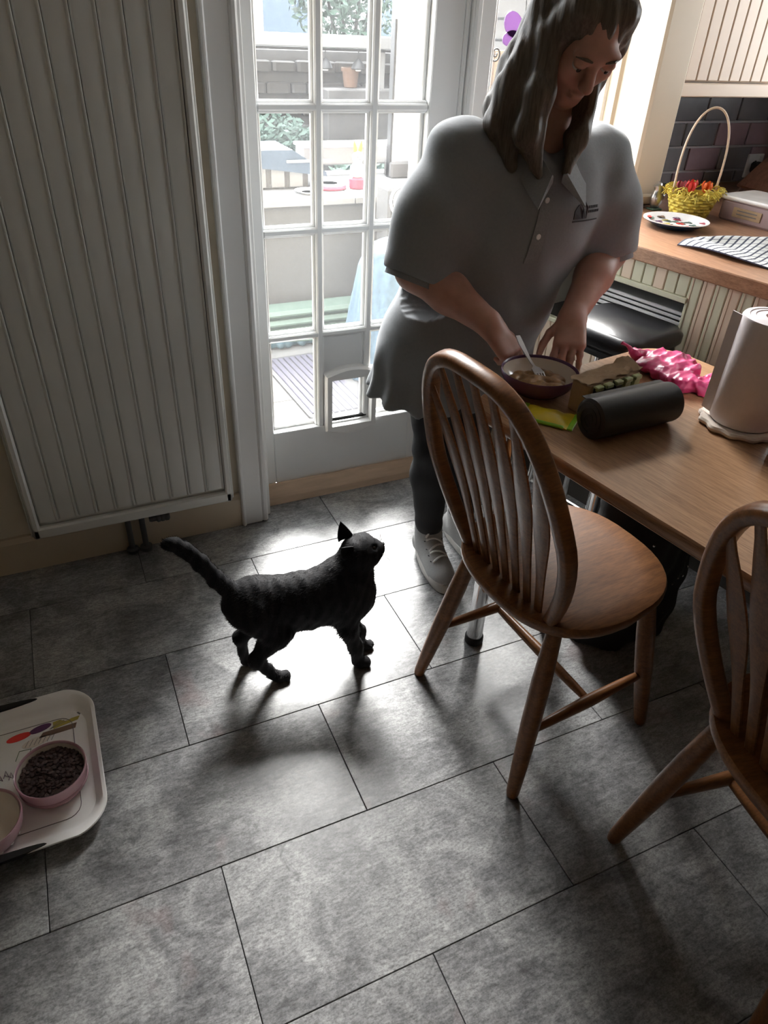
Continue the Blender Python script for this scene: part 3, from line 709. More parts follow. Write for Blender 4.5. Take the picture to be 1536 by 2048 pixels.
# roll of bin bags
ba, bb = Vector((.850, .897, tz+.0395)), Vector((1.046, .906, tz+.0395)); ax = (bb-ba).normalized()
br = thing('bin_bag_roll', 'thick black roll of bin bags lying in front of the multipack', 'bag roll', tuple((ba+bb)/2), math.atan2(ax.y, ax.x))
T = frame((-.100, 0, 0), (0, 1, 0), (0, 0, 1), (1, 0, 0))
MB().lathe([(.034, 0), (.0385, .002), (.0392, .006), (.0395, .10), (.0392, .194), (.0385, .198), (.034, .200)], 36, T=T).build('roll', M['black_plastic'], br, smooth=.5)
b = MB(); rr = []
for k in range(40):
    a = k*.42; r = .034-.0007*k; rr.append([(-.1002, r*math.cos(a), r*math.sin(a)), (-.1012, r*math.cos(a), r*math.sin(a)), (-.1012, (r-.0006)*math.cos(a), (r-.0006)*math.sin(a)), (-.1002, (r-.0006)*math.cos(a), (r-.0006)*math.sin(a))])
b.loft(rr).build('spiral_end', M['black_leather'], br, smooth=.3)
b = MB(); b.box((0, .026, .0310), (.196, .018, .0015), .0004); b.build('loose_edge', M['black_plastic'], br)
# crumpled magenta bag
mg = thing('plastic_bag', 'crumpled magenta plastic bag at the far edge of the table', 'plastic bag', tp(1.385, .835, tz), TA)
F = Field(axis(-.11, .11, .003), axis(-.17, .17, .003), axis(-.006, .075, .003))
for k in range(26):
    a = random.uniform(0, 2*PI); r = math.sqrt(random.random()); x, y = .06*r*math.cos(a), .115*r*math.sin(a)
    F.ell((x, y, .010+.012*random.random()*(1-r*.6)), (random.uniform(.018, .034), random.uniform(.022, .042), random.uniform(.010, .020)), .012)
F.cone((-.02, .10, .02), (-.045, .125, .045), .012, .004, .008)
ridges = [(rng.normal(size=3), random.uniform(55, 130), random.uniform(0, 6), random.uniform(.0018, .0042)) for k in range(9)]
def crinkle(X, Y, Z):
    d = 0
    for v_, f_, ph, am in ridges:
        v_ = v_/np.linalg.norm(v_); d = d+am*(np.abs(np.sin(f_*(X*v_[0]+Y*v_[1]+Z*v_[2])+ph))**.7-.6)
    return d
F.warp(crinkle)
F.put(lambda X, Y, Z: Z+0*X+0*Y-.0006, (-.2, -.2, -.05), (.2, .2, .0), .001, 'sub')
F.mesh('film', M['magenta'], mg)
# kitchen roll
kr = thing('kitchen_roll_holder', 'wooden kitchen roll stand with a scalloped pale base on the table', 'kitchen roll', (1.178, .835, tz))
rb = []
for i in range(72):
    a = 2*PI*i/72; r = .078+.0035*math.cos(12*a); rb.append((r*math.cos(a), r*math.sin(a)))
slab(rb, 0, .012, .004).build('base', M['cream_in'], kr, smooth=.6)
MB().lathe([(.0145, .010), (.0145, .248), (.010, .252), (.012, .258), (.018, .265), (.020, .274), (.016, .283), (.006, .288)], 20).build('dowel', M['crate'], kr)
rl = MB().lathe([(.020, .014), (.060, .014), (.0615, .017), (.0615, .214), (.060, .217), (.050, .2185), (.048, .2170), (.040, .2185), (.038, .217), (.023, .218), (.020, .216), (.020, .016)], 48).build('paper_roll', M['paper'], kr, smooth=.6)
b = MB(); b.box((-.051, .0445, .116), (.002, .030, .196), .0005, T=rotz(-.15)); b.build('loose_sheet', M['paper'], rl)
cn = thing('drinks_can', 'purple can on the table at the right edge, beside the kitchen roll', 'can', (1.158, .712, tz))
MB().lathe([(.022, 0), (.026, .004), (.0275, .010), (.0275, .085), (.024, .093), (.0235, .096)], 32).build('body', M['purple'], cn, smooth=.5)
MB().lathe([(.0235, .095), (.0235, .098), (.0215, .098), (.021, .095), (.002, .0955)], 32).build('lid', M['steel'], cn, smooth=.5)
b = MB()
for k in range(5): b.box((.0277*math.cos(PI+.35*k), .0277*math.sin(PI+.35*k), .05), (.001, .004, .06), 0, T=None)
b.build('stripe', M['dotw'], cn)

# ================================================================== KITCHEN UNITS ON THE RIGHT
CN = Vector((.223, -.975, 0)); CE = Vector((.975, .223, 0))      # along the front edge towards the room / into the unit
CA = math.atan2(CE.y, CE.x)
C0 = Vector((1.469, 1.565, 0))
wt = thing('worktop', 'brown wood-grain kitchen worktop under the window', 'worktop', (C0.x, C0.y, .848))
poly = [(1.389, 1.930), (1.469, 1.565), (1.895, -.30), (2.745, -.30), (2.745, 2.235), (1.905, 2.235), (1.905, 1.930)]
slab([(x-C0.x, y-C0.y) for x, y in poly], 0, .037, .003).build('top', M['worktop'], wt, smooth=.3)
# base unit: local x along the front (towards camera), local y into the unit
cu = thing('base_cabinet', 'cream tongue-and-groove base cabinet with an open slot under the worktop', 'cabinet', (C0.x, C0.y, 0))
T = frame((0, 0, 0), (CN.x, CN.y, 0), (CE.x, CE.y, 0), (0, 0, 1))
x_lo, x_hi, s_hi, s_lo, s_end = -.34, 1.90, .774, .60, .208
b = MB(); b.box(((x_lo+x_hi)/2, .25, .05), (x_hi-x_lo, .38, .10), 0, T); b.box(((s_end+x_hi)/2, .25, .474), (x_hi-s_end, .4, .746), 0, T); b.box(((x_lo+s_end)/2, .30, .335), (s_end-x_lo, .5, .51), 0, T); b.box(((x_lo+s_end)/2, .30, .812), (s_end-x_lo, .5, .07), 0, T); b.box(((x_lo+s_end)/2, .54, .68), (s_end-x_lo, .02, .2), 0, T)
b.build('carcass', M['dark_in'], cu, smooth=0)
bw = .036; k = 0; x = x_lo
while x < .80:
    x1 = min(x+bw, x_hi); mid = (x+x1)/2; w = x1-x-.0022
    if mid < s_end:
        MB().box((mid, .027, .818), (w, .014, .060), .0022, T).build('board', M['cab_green'] if k % 3 else M['cab'], cu, smooth=.3)
        MB().box((mid, .027, .345), (w, .014, .49), .0022, T).build('board', M['cab'], cu, smooth=.3)
    else:
        MB().box((mid, .027, .474), (w, .014, .748), .0022, T).build('board', M['cab_green'] if k % 2 else M['cab'], cu, smooth=.3)
        MB().box((x+.010, .0195, .474), (.0025, .002, .74), 0, T).build('bead_strip', M['cab'], cu, smooth=0)
    x = x1; k += 1
b = MB(); b.box(((x_lo+s_end)/2, .024, .781), (s_end-x_lo, .022, .015), .002, T); b.box((s_end, .026, .69), (.010, .018, .18), .002, T); b.box(((x_lo+s_end)/2, .024, .595), (s_end-x_lo, .022, .015), .002, T)
b.build('slot_trim', M['cab_green'], cu, smooth=.3)
# flat trays and boards stored in the slot
labs = ['top pale tray of the stack in the cabinet slot', 'second tray from the top in the cabinet slot', 'third tray from the top in the cabinet slot', 'lowest tray of the stack in the cabinet slot']
for k in range(4):
    o = thing('storage_tray', labs[k], 'tray', (C0.x, C0.y, 0), 0, 'trays stacked in the cabinet slot')
    zc = .724-.014*k; sx = .012*((k*7) % 3)
    MB().box((.035+sx*.4, .235, zc), (.32-sx, .34, .005), .002, T).build('base', M['steel'] if k % 2 else M['white_plastic'], o, smooth=.3)
    for yy in (.066, .404): MB().box((.035+sx*.4, yy, zc+.004), (.32-sx, .006, .009), .002, T).build('lip', M['white_plastic'], o, smooth=.3)
pile = thing('storage_box', 'dark flat box under the trays in the cabinet slot', 'box', (C0.x, C0.y, 0))
MB().box((.03, .26, .637), (.33, .38, .062), .004, T).build('body', M['black_plastic'], pile, smooth=.3)
MB().box((.03, .26, .670), (.335, .385, .006), .002, T).build('lid', M['steel'], pile, smooth=.3)
gb = thing('watering_bottle', 'small green plastic bottle lying in the cabinet slot beside the trays', 'bottle', (C0.x, C0.y, 0))
MB().lathe([(.016, 0), (.020, .004), (.020, .07), (.010, .085), (.010, .095)], 20, T=T @ frame((-.20, .16, .623), (0, 1, 0), (1, 0, 0), (0, 0, 1))).build('body', M['green_plastic'], gb, smooth=.5)
MB().lathe([(.012, .095), (.012, .112), (.006, .116)], 20, T=T @ frame((-.20, .16, .623), (0, 1, 0), (1, 0, 0), (0, 0, 1))).build('cap', M['white_plastic'], gb, smooth=.5)

# black padded bar stool
st = thing('bar_stool', 'black padded bar stool between the person and the cabinet', 'stool', (1.360, 1.409, 0), CA)
slab(rrect(.25, .27, .045, 6), .678, .730, .016).build('seat_cushion', M['black_leather'], st, smooth=.9)
slab(rrect(.23, .25, .04, 6), .662, .678, .004).build('seat_base', M['black_plastic'], st, smooth=.5)
for sx in (-1, 1):
    for sy in (-1, 1):
        l = MB().tube([(sx*.085, sy*.10, .664), (sx*.11, sy*.13, .012)], .011, 12).build('leg', M['chrome'], st)
        MB().lathe([(.013, 0), (.014, .003), (.014, .016), (.011, .02)], 12, c=(sx*.1105, sy*.1305, 0)).build('foot', M['black_rubber'], l)
for (a, b2) in (((-1, -1), (1, -1)), ((-1, 1), (1, 1)), ((-1, -1), (-1, 1)), ((1, -1), (1, 1))):
    MB().tube([(a[0]*.102, a[1]*.1205, .20), (b2[0]*.102, b2[1]*.1205, .20)], .007, 10).build('rung', M['chrome'], st)

# plate, basket, tub, bread bin, tea towel on the worktop
wz = .885
pl = thing('plate', 'round patterned plate with a navy underside beside the straw basket', 'plate', (1.752, 1.690, wz))
MB().lathe([(.050, 0), (.052, .003), (.070, .006), (.094, .018), (.0965, .0205)], 48, cap='start').build('underside', M['blueplate'], pl, smooth=.6)
MB().lathe([(.0965, .0205), (.0965, .0225), (.093, .0225), (.074, .0105), (.055, .007), (.001, .006)], 48, cap='end').build('face', M['dotw'], pl, smooth=.6)
cols = [M['red'], M['hotpink'], M['greycloth'], M['mint'], M['terracotta'], M['plum'], M['yellow']]
for k in range(26):
    a = 2*PI*k/26*2.9; r = .022+.062*((k*0.618) % 1); z = .0075 if r < .056 else .0075+(r-.056)*.36
    slab([(r*math.cos(a)+.010*math.cos(q)*(1+.4*math.sin(3*q)), r*math.sin(a)+.010*math.sin(q)*(1+.4*math.sin(3*q))) for q in [2*PI*i/12 for i in range(12)]], z-.0005, z+.0012, .0003).build('motif', cols[k % 7], pl, smooth=.3)
bk = thing('basket', 'small yellow straw basket with a tall hoop handle and red flowers', 'basket', (1.910, 1.80, wz))
def wall_r(z): return .052+.022*min(1, z/.07)
bod = MB().lathe([(.048, 0), (.052, .002), (.066, .05), (.071, .066), (.066, .066), (.048, .006), (.001, .005)], 40).build('liner', M['basket'], bk, smooth=.5)
for r in range(7):
    z = .006+.0095*r; pts = []
    for i in range(73):
        a = 2*PI*i/72; rr = wall_r(z)+.0025*(1 if (i//3+r) % 2 else -1); pts.append((rr*math.cos(a), rr*math.sin(a), z))
    MB().tube(pts, .0048, 6, cap=False).build('weave_row', M['basket'], bk)
b = MB()
for i in range(150):
    a = random.uniform(0, 2*PI); r = random.uniform(.066, .090); z = random.uniform(.056, .084)
    p = Vector((r*math.cos(a), r*math.sin(a), z)); d = Vector((random.uniform(-1, 1), random.uniform(-1, 1), random.uniform(-.6, .6))).normalized()*.013
    q = Vector((random.uniform(-.006, .006), random.uniform(-.006, .006), .006)); b.tube([p-d, p+q, p+d], .0016, 5)
stuff(b.build('frill', M['basket'], bk))
MB().tube([(.070*math.cos(PI*i/32)*(1+.32*math.sin(PI*i/32)), 0, .06+.245*math.sin(PI*i/32)**.85) for i in range(33)], .0034, 8, T=rotz(-.30)).build('handle', M['rattan'], bk)
for k, (x, y, m) in enumerate(((-.030, -.01, 'red'), (-.008, .012, 'red'), (-.040, .018, 'hotpink'), (.028, -.022, 'orange'), (.044, -.004, 'orange'), (.016, .028, 'red'))):
    f = thing('artificial_flower', ['red flower at the left of the straw basket', 'small red flower behind the middle of the straw basket', 'pink-red flower at the far left of the straw basket', 'orange flower at the front right of the straw basket', 'orange flower at the far right of the straw basket', 'red flower at the back of the straw basket'][k], 'flower', (1.910+x, 1.80+y, wz+.066), k*.7, 'flowers in the straw basket')
    for q in range(5):
        a = 2*PI*q/5
        MB().loft([[(math.cos(a+w*.3)*r, math.sin(a+w*.3)*r, z+dz) for w, dz in ((-1, 0), (0, .002), (1, 0), (0, -.001))] for r, z in ((.002, .003), (.012, .010), (.017, .024), (.013, .034))]).build('petal', M[m], f, smooth=.8)
    MB().lathe([(.002, -.004), (.005, .004), (.004, .010), (.001, .012)], 10).build('centre', M['yellow'], f)
# patterned pot at the foot of the window moulding
vs_ = thing('ornament', 'small grey stone bird ornament on the sill behind the arm', 'ornament', (1.858, 1.90, wz))
F = Field(axis(-.04, .04, .003), axis(-.04, .04, .003), axis(-.002, .12, .003))
F.ell((0, 0, .034), (.022, .018, .032), .01); F.ell((-.004, 0, .072), (.014, .013, .014), .012); F.cone((-.016, 0, .073), (-.027, 0, .070), .005, .001, .004); F.cone((.014, 0, .03), (.032, 0, .045), .010, .004, .008)
F.mesh('body', M['steel'], vs_); MB().box((0, 0, .0025), (.04, .036, .005), .002).build('base', M['mint'], vs_)
tbx = thing('storage_tub', 'smoky plastic tub with a clip lid beside the straw basket', 'tub', (2.085, 1.640, wz), CA-PI/2-.10)
slab(rrect(.25, .17, .018, 5), 0, .060, .006).build('body', M['clear_tub'], tbx, smooth=.5)
slab(rrect(.262, .182, .02, 5), .060, .072, .004).build('lid', M['dotw'], tbx, smooth=.5)
MB().box((-.02, -.0865, .030), (.10, .003, .028), .001).build('label_strip', M['card'], tbx, smooth=.3)
b = MB(); b.box((-.02, -.0885, .036), (.07, .001, .003)); b.box((-.02, -.0885, .026), (.07, .001, .003)); b.build('label_lines', M['line'], tbx, smooth=0)
MB().box((-.128, 0, .056), (.010, .06, .028), .003).build('clip', M['dotw'], tbx, smooth=.4)
bn = thing('bread_bin', 'dark wooden slope-fronted bin against the right-hand tiles', 'bread bin', (2.545, 1.83, wz), .0)
side = [(-.24, 0), (.16, 0), (.16, .28), (.06, .28), (-.24, .040)]
MB().prism(side, -.14, .14, T=frame((0, 0, 0), (1, 0, 0), (0, 0, 1), (0, -1, 0))).build('body', M['crate'], bn, smooth=.3)
b = MB(); b.prism([(-.247, .041), (.060, .287), (.054, .293), (-.253, .047)], -.145, .145, T=frame((0, 0, 0), (1, 0, 0), (0, 0, 1), (0, -1, 0))); b.build('sloping_lid', M['crate'], bn, smooth=.3)
MB().tube([(-.10, -.03, .164), (-.115, -.03, .182), (-.115, .03, .182), (-.10, .03, .164)], .005, 8).build('handle', M['steel'], bn)
# tea towel
tw_ = thing('tea_towel', 'crumpled black and white checked tea towel on the worktop edge', 'tea towel', (0, 0, wz))
nu_, nv_ = 46, 34; vs = []; fs = []; uv = []
A0 = Vector((1.592, 1.508, 0)); du = Vector((.16, -.62, 0)); dvv = Vector((.30, .09, 0))
for i in range(nu_):
    for j in range(nv_):
        a, c = i/(nu_-1), j/(nv_-1); taper = .30+.70*min(1, a*2.2)
        p = A0+du*a*.80+dvv*(c*taper*(1+.12*math.sin(5*a+1)))+CE*(.006*math.sin(14*a))
        z = .004+.010*abs(math.sin(6*a+4*c))+.014*math.exp(-((c-.75)/.14)**2)*(.5+.5*math.sin(9*a))+.018*math.exp(-((a-.34)/.08)**2)*(c**1.5)
        vs.append((p.x, p.y, z)); uv.append((a*1.0, c*1.0))
for i in range(nu_-1):
    for j in range(nv_-1): fs.append((i*nv_+j, (i+1)*nv_+j, (i+1)*nv_+j+1, i*nv_+j+1))
n0 = len(vs); vs += [(x, y, z-.003) for x, y, z in vs]; uv += uv[:n0]
top = list(fs); fs += [tuple(n0+k for k in f[::-1]) for f in top]
edge = [(i*nv_, (i+1)*nv_) for i in range(nu_-1)]+[((i+1)*nv_+nv_-1, i*nv_+nv_-1) for i in range(nu_-1)]+[(j+1, j) for j in range(nv_-1)]+[((nu_-1)*nv_+j, (nu_-1)*nv_+j+1) for j in range(nv_-1)]
fs += [(b2, a, a+n0, b2+n0) for a, b2 in edge]
b = MB(); b.add(vs, fs); o = b.build('cloth', M['towel'], tw_, smooth=1.0)
ul = o.data.uv_layers.new(name='UVMap')
for l in o.data.loops: ul.data[l.index].uv = uv[l.vertex_index]

# wall cupboard
wc = thing('wall_cupboard', 'cream tongue-and-groove wall cupboard above the grey tiles', 'cupboard', (1.895, 1.95, 1.205))
span('carcass', M['cab'], .004, .85, .022, .282, .0, .80, wc, .002)
dr = bx('door', M['cab'], (.197, .014, .42), (.385, .012, .76), wc, .002)
bx('bottom_rail', M['cab'], (.425, .008, .018), (.85, .030, .038), wc, .003)
for k in range(8):
    MB().box((.030+.0465*k, .004, .42), (.0435, .010, .755), .0022).build('board', M['cab'], dr, smooth=.3)
dr2 = bx('door', M['cab'], (.60, .014, .42), (.385, .012, .76), wc, .002)
for k in range(8):
    MB().box((.437+.0465*k, .004, .42), (.0435, .010, .755), .0022).build('board', M['cab'], dr2, smooth=.3)
# socket
so_ = thing('wall_socket', 'single white electrical socket on the grey tiles above the worktop', 'socket', (2.650, 2.236, .943))
bx('face_plate', M['white_plastic'], (0, -.004, 0), (.086, .008, .086), so_, .003)
b = MB(); b.box((0, -.009, .013), (.008, .003, .012)); b.box((-.013, -.009, -.011), (.012, .003, .006)); b.box((.013, -.009, -.011), (.012, .003, .006)); b.build('pin_holes', M['black_rubber'], so_, smooth=0)
bx('switch', M['white_plastic'], (.025, -.009, .028), (.012, .006, .016), so_, .002)
bx('plug', M['black_rubber'], (-.004, -.022, -.004), (.045, .028, .042), so_, .008)

# glass butterfly and scroll hook in the window
bf = thing('butterfly_suncatcher', 'purple butterfly suncatcher hanging on a wire in the window', 'suncatcher', (1.405, 2.13, 1.345))
Tw = frame((0, 0, 0), (1, 0, 0), (0, 0, 1), (0, -1, 0))
for sgn in (1, -1):
    for (cx_, cz_, rx_, rz_, ro) in ((-.034, .022, .036, .028, -.75), (-.036, -.012, .030, .020, .15), (-.022, -.040, .026, .017, .95)):
        MB().prism([(sgn*(cx_+rx_*math.cos(a_)*math.cos(ro)-rz_*math.sin(a_)*math.sin(ro)), cz_+rx_*math.cos(a_)*math.sin(ro)+rz_*math.sin(a_)*math.cos(ro)) for a_ in [sgn*2*PI*i/24 for i in range(24)]], -.002, .002, T=Tw).build('wing', M['butterfly'], bf, smooth=.3)
MB().tube([(0, 0, -.05), (.002, 0, 0), (.004, 0, .045)], [.003, .005, .004], 8).build('body', M['wire'], bf)
MB().tube([(.004, 0, .045), (-.006, 0, .15), (-.010, 0, .30), (-.012, 0, .555)], .0014, 6).build('wire', M['wire'], bf)
hk = thing('scroll_hook', 'dark wrought scroll hook at the left edge of the window', 'hook', (1.318, 2.13, 1.30))
pts = [(-.012, 0, .085), (-.010, 0, .06), (-.012, 0, .03), (-.014, 0, .0)]
for k in range(26):
    a = PI+k*.40; r = .0185-.00062*k; pts.append((.004+r*math.cos(a), 0, -.006+r*math.sin(a)*1.15))
MB().tube(pts, .0026, 8).build('scroll', M['wire'], hk)
MB().tube([(-.012, 0, .085), (-.014, .01, .11), (-.014, .02, .13)], .0026, 8).build('stem', M['wire'], hk)
MB().box((-.014, .0215, .13), (.014, .004, .05), .001).build('back_plate', M['wire'], hk)

# ================================================================== TRAY AND BOWLS ON THE FLOOR
TR = thing('serving_tray', 'white melamine tray with a food print on the floor at the left', 'tray', (-.352, 1.120, 0), .0)
def trayring(w, h, r, z, bulge):
    p = rrect(w, h, r, 8); out = []
    for x, y in p:
        f = math.cos(min(1, abs(x)/(w/2))*PI/2)
        out.append((x, y+math.copysign(bulge*f, y), z))
    return out
b = MB()
R0 = [trayring(.415, .300, .05, .004, .010), trayring(.425, .310, .052, .0, .010), trayring(.445, .335, .056, .012, .014), trayring(.462, .360, .058, .026, .030), trayring(.468, .368, .060, .029, .034), trayring(.466, .366, .060, .032, .034), trayring(.452, .350, .056, .030, .028), trayring(.436, .326, .054, .016, .013), trayring(.420, .305, .050, .006, .010)]
b.loft(R0, cap=True); tb_ = b.build('body', M['tray'], TR, smooth=.7)
for sy in (-1, 1):
    q = [(.055*math.cos(a)*1.0, sy*(.1855+.0085*math.sin(a)+.010*math.cos(a*0+0)*math.cos(.055*math.cos(a)/.23*PI/2)-.004)) for a in [2*PI*i/24 for i in range(24)]]
    zz = .0326 if sy > 0 else .0326
    slab([(x*2.09, y) for x, y in q], .0255, .0335, .0004).build('handle_slot', M['black_rubber'], TR, smooth=.4)
def line(pts, r, mat, n): return MB().tube(pts, r, 5).build(n, mat, TR)
line([(x, y, .0065) for x, y in rrect(.362, .270, .03, 5)+rrect(.362, .270, .03, 5)[:1]], .0008, M['line'], 'printed_border')
def print_poly(pts, m, n, z=.0064): return slab([(x+.058, y+.044) for x, y in pts], z-.0004, z+.0003, .0001).build(n, M[m], TR, smooth=0)
def oval(cx, cy, rx, ry, rot, k=18): return [(cx+rx*math.cos(a)*math.cos(rot)-ry*math.sin(a)*math.sin(rot), cy+rx*math.cos(a)*math.sin(rot)+ry*math.sin(a)*math.cos(rot)) for a in [2*PI*i/k for i in range(k)]]
print_poly(oval(.010, .070, .026, .010, .12), 'red', 'printed_sausage'); print_poly(oval(.055, .078, .024, .0095, .2), 'plum', 'printed_sausage')
print_poly([(.082, .066), (.135, .074), (.140, .084), (.122, .083), (.110, .078), (.096, .088), (.082, .086)], 'yellow', 'printed_cheese')
print_poly([(.050, .050), (.128, .052), (.132, .066), (.060, .064)], 'terracotta', 'printed_cloth')
print_poly(oval(.045, .044, .030, .012, .15), 'cream_in', 'printed_ham')
for k in range(3): line([(.132, .112, .0065), (.158+.006*k, .131-.004*k, .0065)], .0007, M['line'], 'printed_fork')
for k in range(7): line([(.080+.009*k, .080, .0068), (.088+.009*k, .096, .0068)], .0006, M['line'], 'printed_hatching')
line([(.060, .050, .0065), (.068, .074, .0065), (.092, .072, .0065), (.084, .050, .0065)], .0008, M['leaf'], 'printed_leaf')
for k, (x, y) in enumerate(((.024, .008), (.036, .014), (.046, .006))): line([(x, y, .0065), (x+.004, y+.018, .0065), (x+.010, y, .0065), (x+.002, y+.007, .0065)], .0009, M['plum'], 'printed_letter')
print_poly([(.134, .095), (.148, .098), (.140, .086)], 'line', 'printed_mark')
bo = bowl('pet_bowl', 'pink ceramic cat bowl filled with dark kibble on the floor tray', 'bowl', (-.216, 1.080, .007), .0705, .052, M['pink'], M['cream_in'], foot=.86, wall=.005)
for z_, r_ in ((.016, .0672), (.022, .0684)):
    MB().tube([(r_*math.cos(2*PI*i/40), r_*math.sin(2*PI*i/40), z_) for i in range(41)], .0012, 6, cap=False).build('ridge', M['pink'], bo)
bo2 = bowl('pet_bowl', 'pink spotted cat bowl, empty and pale inside, at the left edge of the tray', 'bowl', (-.341, 1.003, .007), .070, .058, M['pink'], M['cream_in'], foot=.74, wall=.005)
for r_ in range(3):
    for k in range(16):
        a = 2*PI*(k+.5*(r_ % 2))/16; z = .016+.014*r_; rr = .0535+.0145*min(1, (z/.058))**.8
        q = Vector((math.cos(a), math.sin(a), .0)); MB().lathe([(.0042, 0), (.0036, .0010), (.001, .0014)], 10, T=frame(tuple(q*(rr+.0008)+Vector((0, 0, z))), (-q.y, q.x, 0), (0, 0, 1), (q.x, q.y, 0))).build('spot', M['dotw'], bo2)
# dry food
kv = MB(); kb = []
for i in range(620):
    r = math.sqrt(random.random())*.0625; a = random.uniform(0, 2*PI); z = .0385+random.uniform(-.004, .0035)-.004*(r/.0625)
    c = Vector((r*math.cos(a), r*math.sin(a), z)); q = Matrix.Rotation(random.uniform(0, 2*PI), 3, 'Z') @ Matrix.Rotation(random.uniform(-.5, .5), 3, 'X')
    T2 = Matrix.Translation(c) @ q.to_4x4(); s_ = random.uniform(.8, 1.15)
    kv.lathe([(.0015*s_, -.0022), (.0042*s_, -.0018), (.0047*s_, 0), (.0042*s_, .0018), (.0015*s_, .0022)], 7, T=T2)
kv.lathe([(.0625, .0330), (.0625, .0345), (.001, .0355)], 30)
ko = kv.build('dry_cat_food', M['kibble'], None, smooth=.9); ko.location = (-.216, 1.080, .007); tag(stuff(ko), 'dark brown dry kibble filling the pink bowl', 'cat food')

# ================================================================== OUTSIDE
GZ = -.10
gr = structure(span('ground', M['paving'], -6, 9, 2.25, 16, GZ-.1, GZ-.006))
b0 = span('paving_slab', M['paving'], 0, .598, 0, .598, -.006, 0, gr, .003); b0.location = (0, 2.26, GZ)
for i in range(-1, 5):
    for j in range(0, 3):
        if (i, j) == (0, 0): continue
        o = b0.copy(); COL.objects.link(o); o.parent = gr; o.location = (.6*i, 2.26+.6*j, GZ)
fc = MB(); wbox(fc, -6, -1.5, 2.2, 2.35, GZ, 5.2); wbox(fc, 2.85, 9, 2.2, 2.35, GZ, 5.2); wbox(fc, -1.5, 2.85, 2.2, 2.35, 2.5, 5.2)
structure(fc.build('wall_house', M['stone'], smooth=0))
rf = MB(); wbox(rf, -6, 9, -2.2, 2.5, 5.2, 5.4); structure(rf.build('roof_house', M['stone'], smooth=0))
# low rendered wall with pale coping
rw = structure(span('wall_garden', M['render_wall'], -1.5, 4.5, 3.83, 4.55, GZ, .525))
for k in range(8):
    span('coping_slab', M['render_white'], -1.3+.72*k, -1.3+.72*k+.715, 3.80, 4.56, .525, .560, rw, .004)
# stone boundary wall with an overhanging white rail
sw = structure(span('wall_boundary', M['stone'], .2, 5.2, 6.22, 6.5, GZ, 1.12))
stn = [MB().box((0, 0, 0), (1, 1, 1), .12).build('stone', M['stone'], sw, smooth=0)]
k = 0
for r in range(7):
    x = .6+random.uniform(0, .2); z = .10+.145*r
    while x < 3.6:
        w = random.uniform(.11, .22); o = stn[0] if k == 0 else stn[0].copy()
        if k: COL.objects.link(o); o.parent = sw
        o.location = (x+w/2, 6.20+random.uniform(-.015, .015), z+.046); o.scale = (w-.012, .10, .082+random.uniform(-.012, .008)); o.rotation_euler = (0, random.uniform(-.03, .03), 0)
        x += w; k += 1
rl_ = structure(span('trim_7', M['render_white'], .0, 5.4, 5.93, 6.12, 1.155, 1.235, None, .006))
structure(span('trim_8', M['lampmetal'], .0, 5.4, 5.955, 5.975, 1.135, 1.152, None, .002))
for x in (.25, 2.62, 4.6): structure(span('post', M['render_white'], x, x+.09, 5.98, 6.07, GZ, 1.155, None, .004)).name = 'trim_%d' % (9+int(x))
# far pale house gable and frame seen at the top right of the door
hs = thing('garden_shed', 'white garden shed with mint panels at the right of the yard', 'shed', (2.85, 5.0, GZ))
span('wall', M['render_white'], 0, 1.6, 0, 1.2, 0, 1.75, hs, .005)
for k in range(3): span('mint_panel', M['mint'], .10+.40*k, .40+.40*k, -.02, .0, .15, 1.25, hs, .004)
MB().prism([(-.12, 1.72), (1.72, 1.72), (1.72, 1.80), (.8, 2.15), (-.12, 1.80)], -1.3, .1, T=frame((0, 0, 0), (1, 0, 0), (0, 0, 1), (0, -1, 0))).build('roof', M['render_white'], hs, smooth=.3)
for k in range(2): span('window_bar', M['lampmetal'], .1, 1.2, -.03, -.02, 1.36+.12*k, 1.375+.12*k, hs)
pst = thing('white_board', 'tall white board on a grey stone pier behind the person', 'board', (2.06, 4.30, .56))
span('panel', M['white_plastic'], -.055, .07, -.02, .02, .05, .80, pst, .004)
span('edge_strip', M['lampmetal'], -.070, -.056, -.025, .025, .0, .80, pst, .002)
span('brace', M['mint'], .075, .11, -.01, .015, .25, .72, pst, .002)
MB().box((.01, 0, .045), (.16, .12, .09), .01).build('foot', M['stone'], pst, smooth=.3)
pier = thing('stone_pier', 'grey stone pier in front of the low garden wall', 'pier', (1.72, 3.58, GZ))
for k in range(4): MB().box((.004*(-1)**k, 0, .095+.19*k), (.165, .165, .185), .014).build('block', M['stone'], pier, smooth=.3)
hz = thing('hose_loop', 'coiled white hose hung on the grey stone pier', 'hose', (1.70, 3.485, .60))
for k in range(3): MB().tube([((.060-.017*k)*math.cos(2*PI*i/32), -.008*k, (.070-.02*k)*math.sin(2*PI*i/32)) for i in range(33)], .008, 8, cap=False).build('coil', M['white_plastic'], hz)
MB().box((0, .006, 0), (.03, .02, .05), .004).build('bracket', M['lampmetal'], hz)
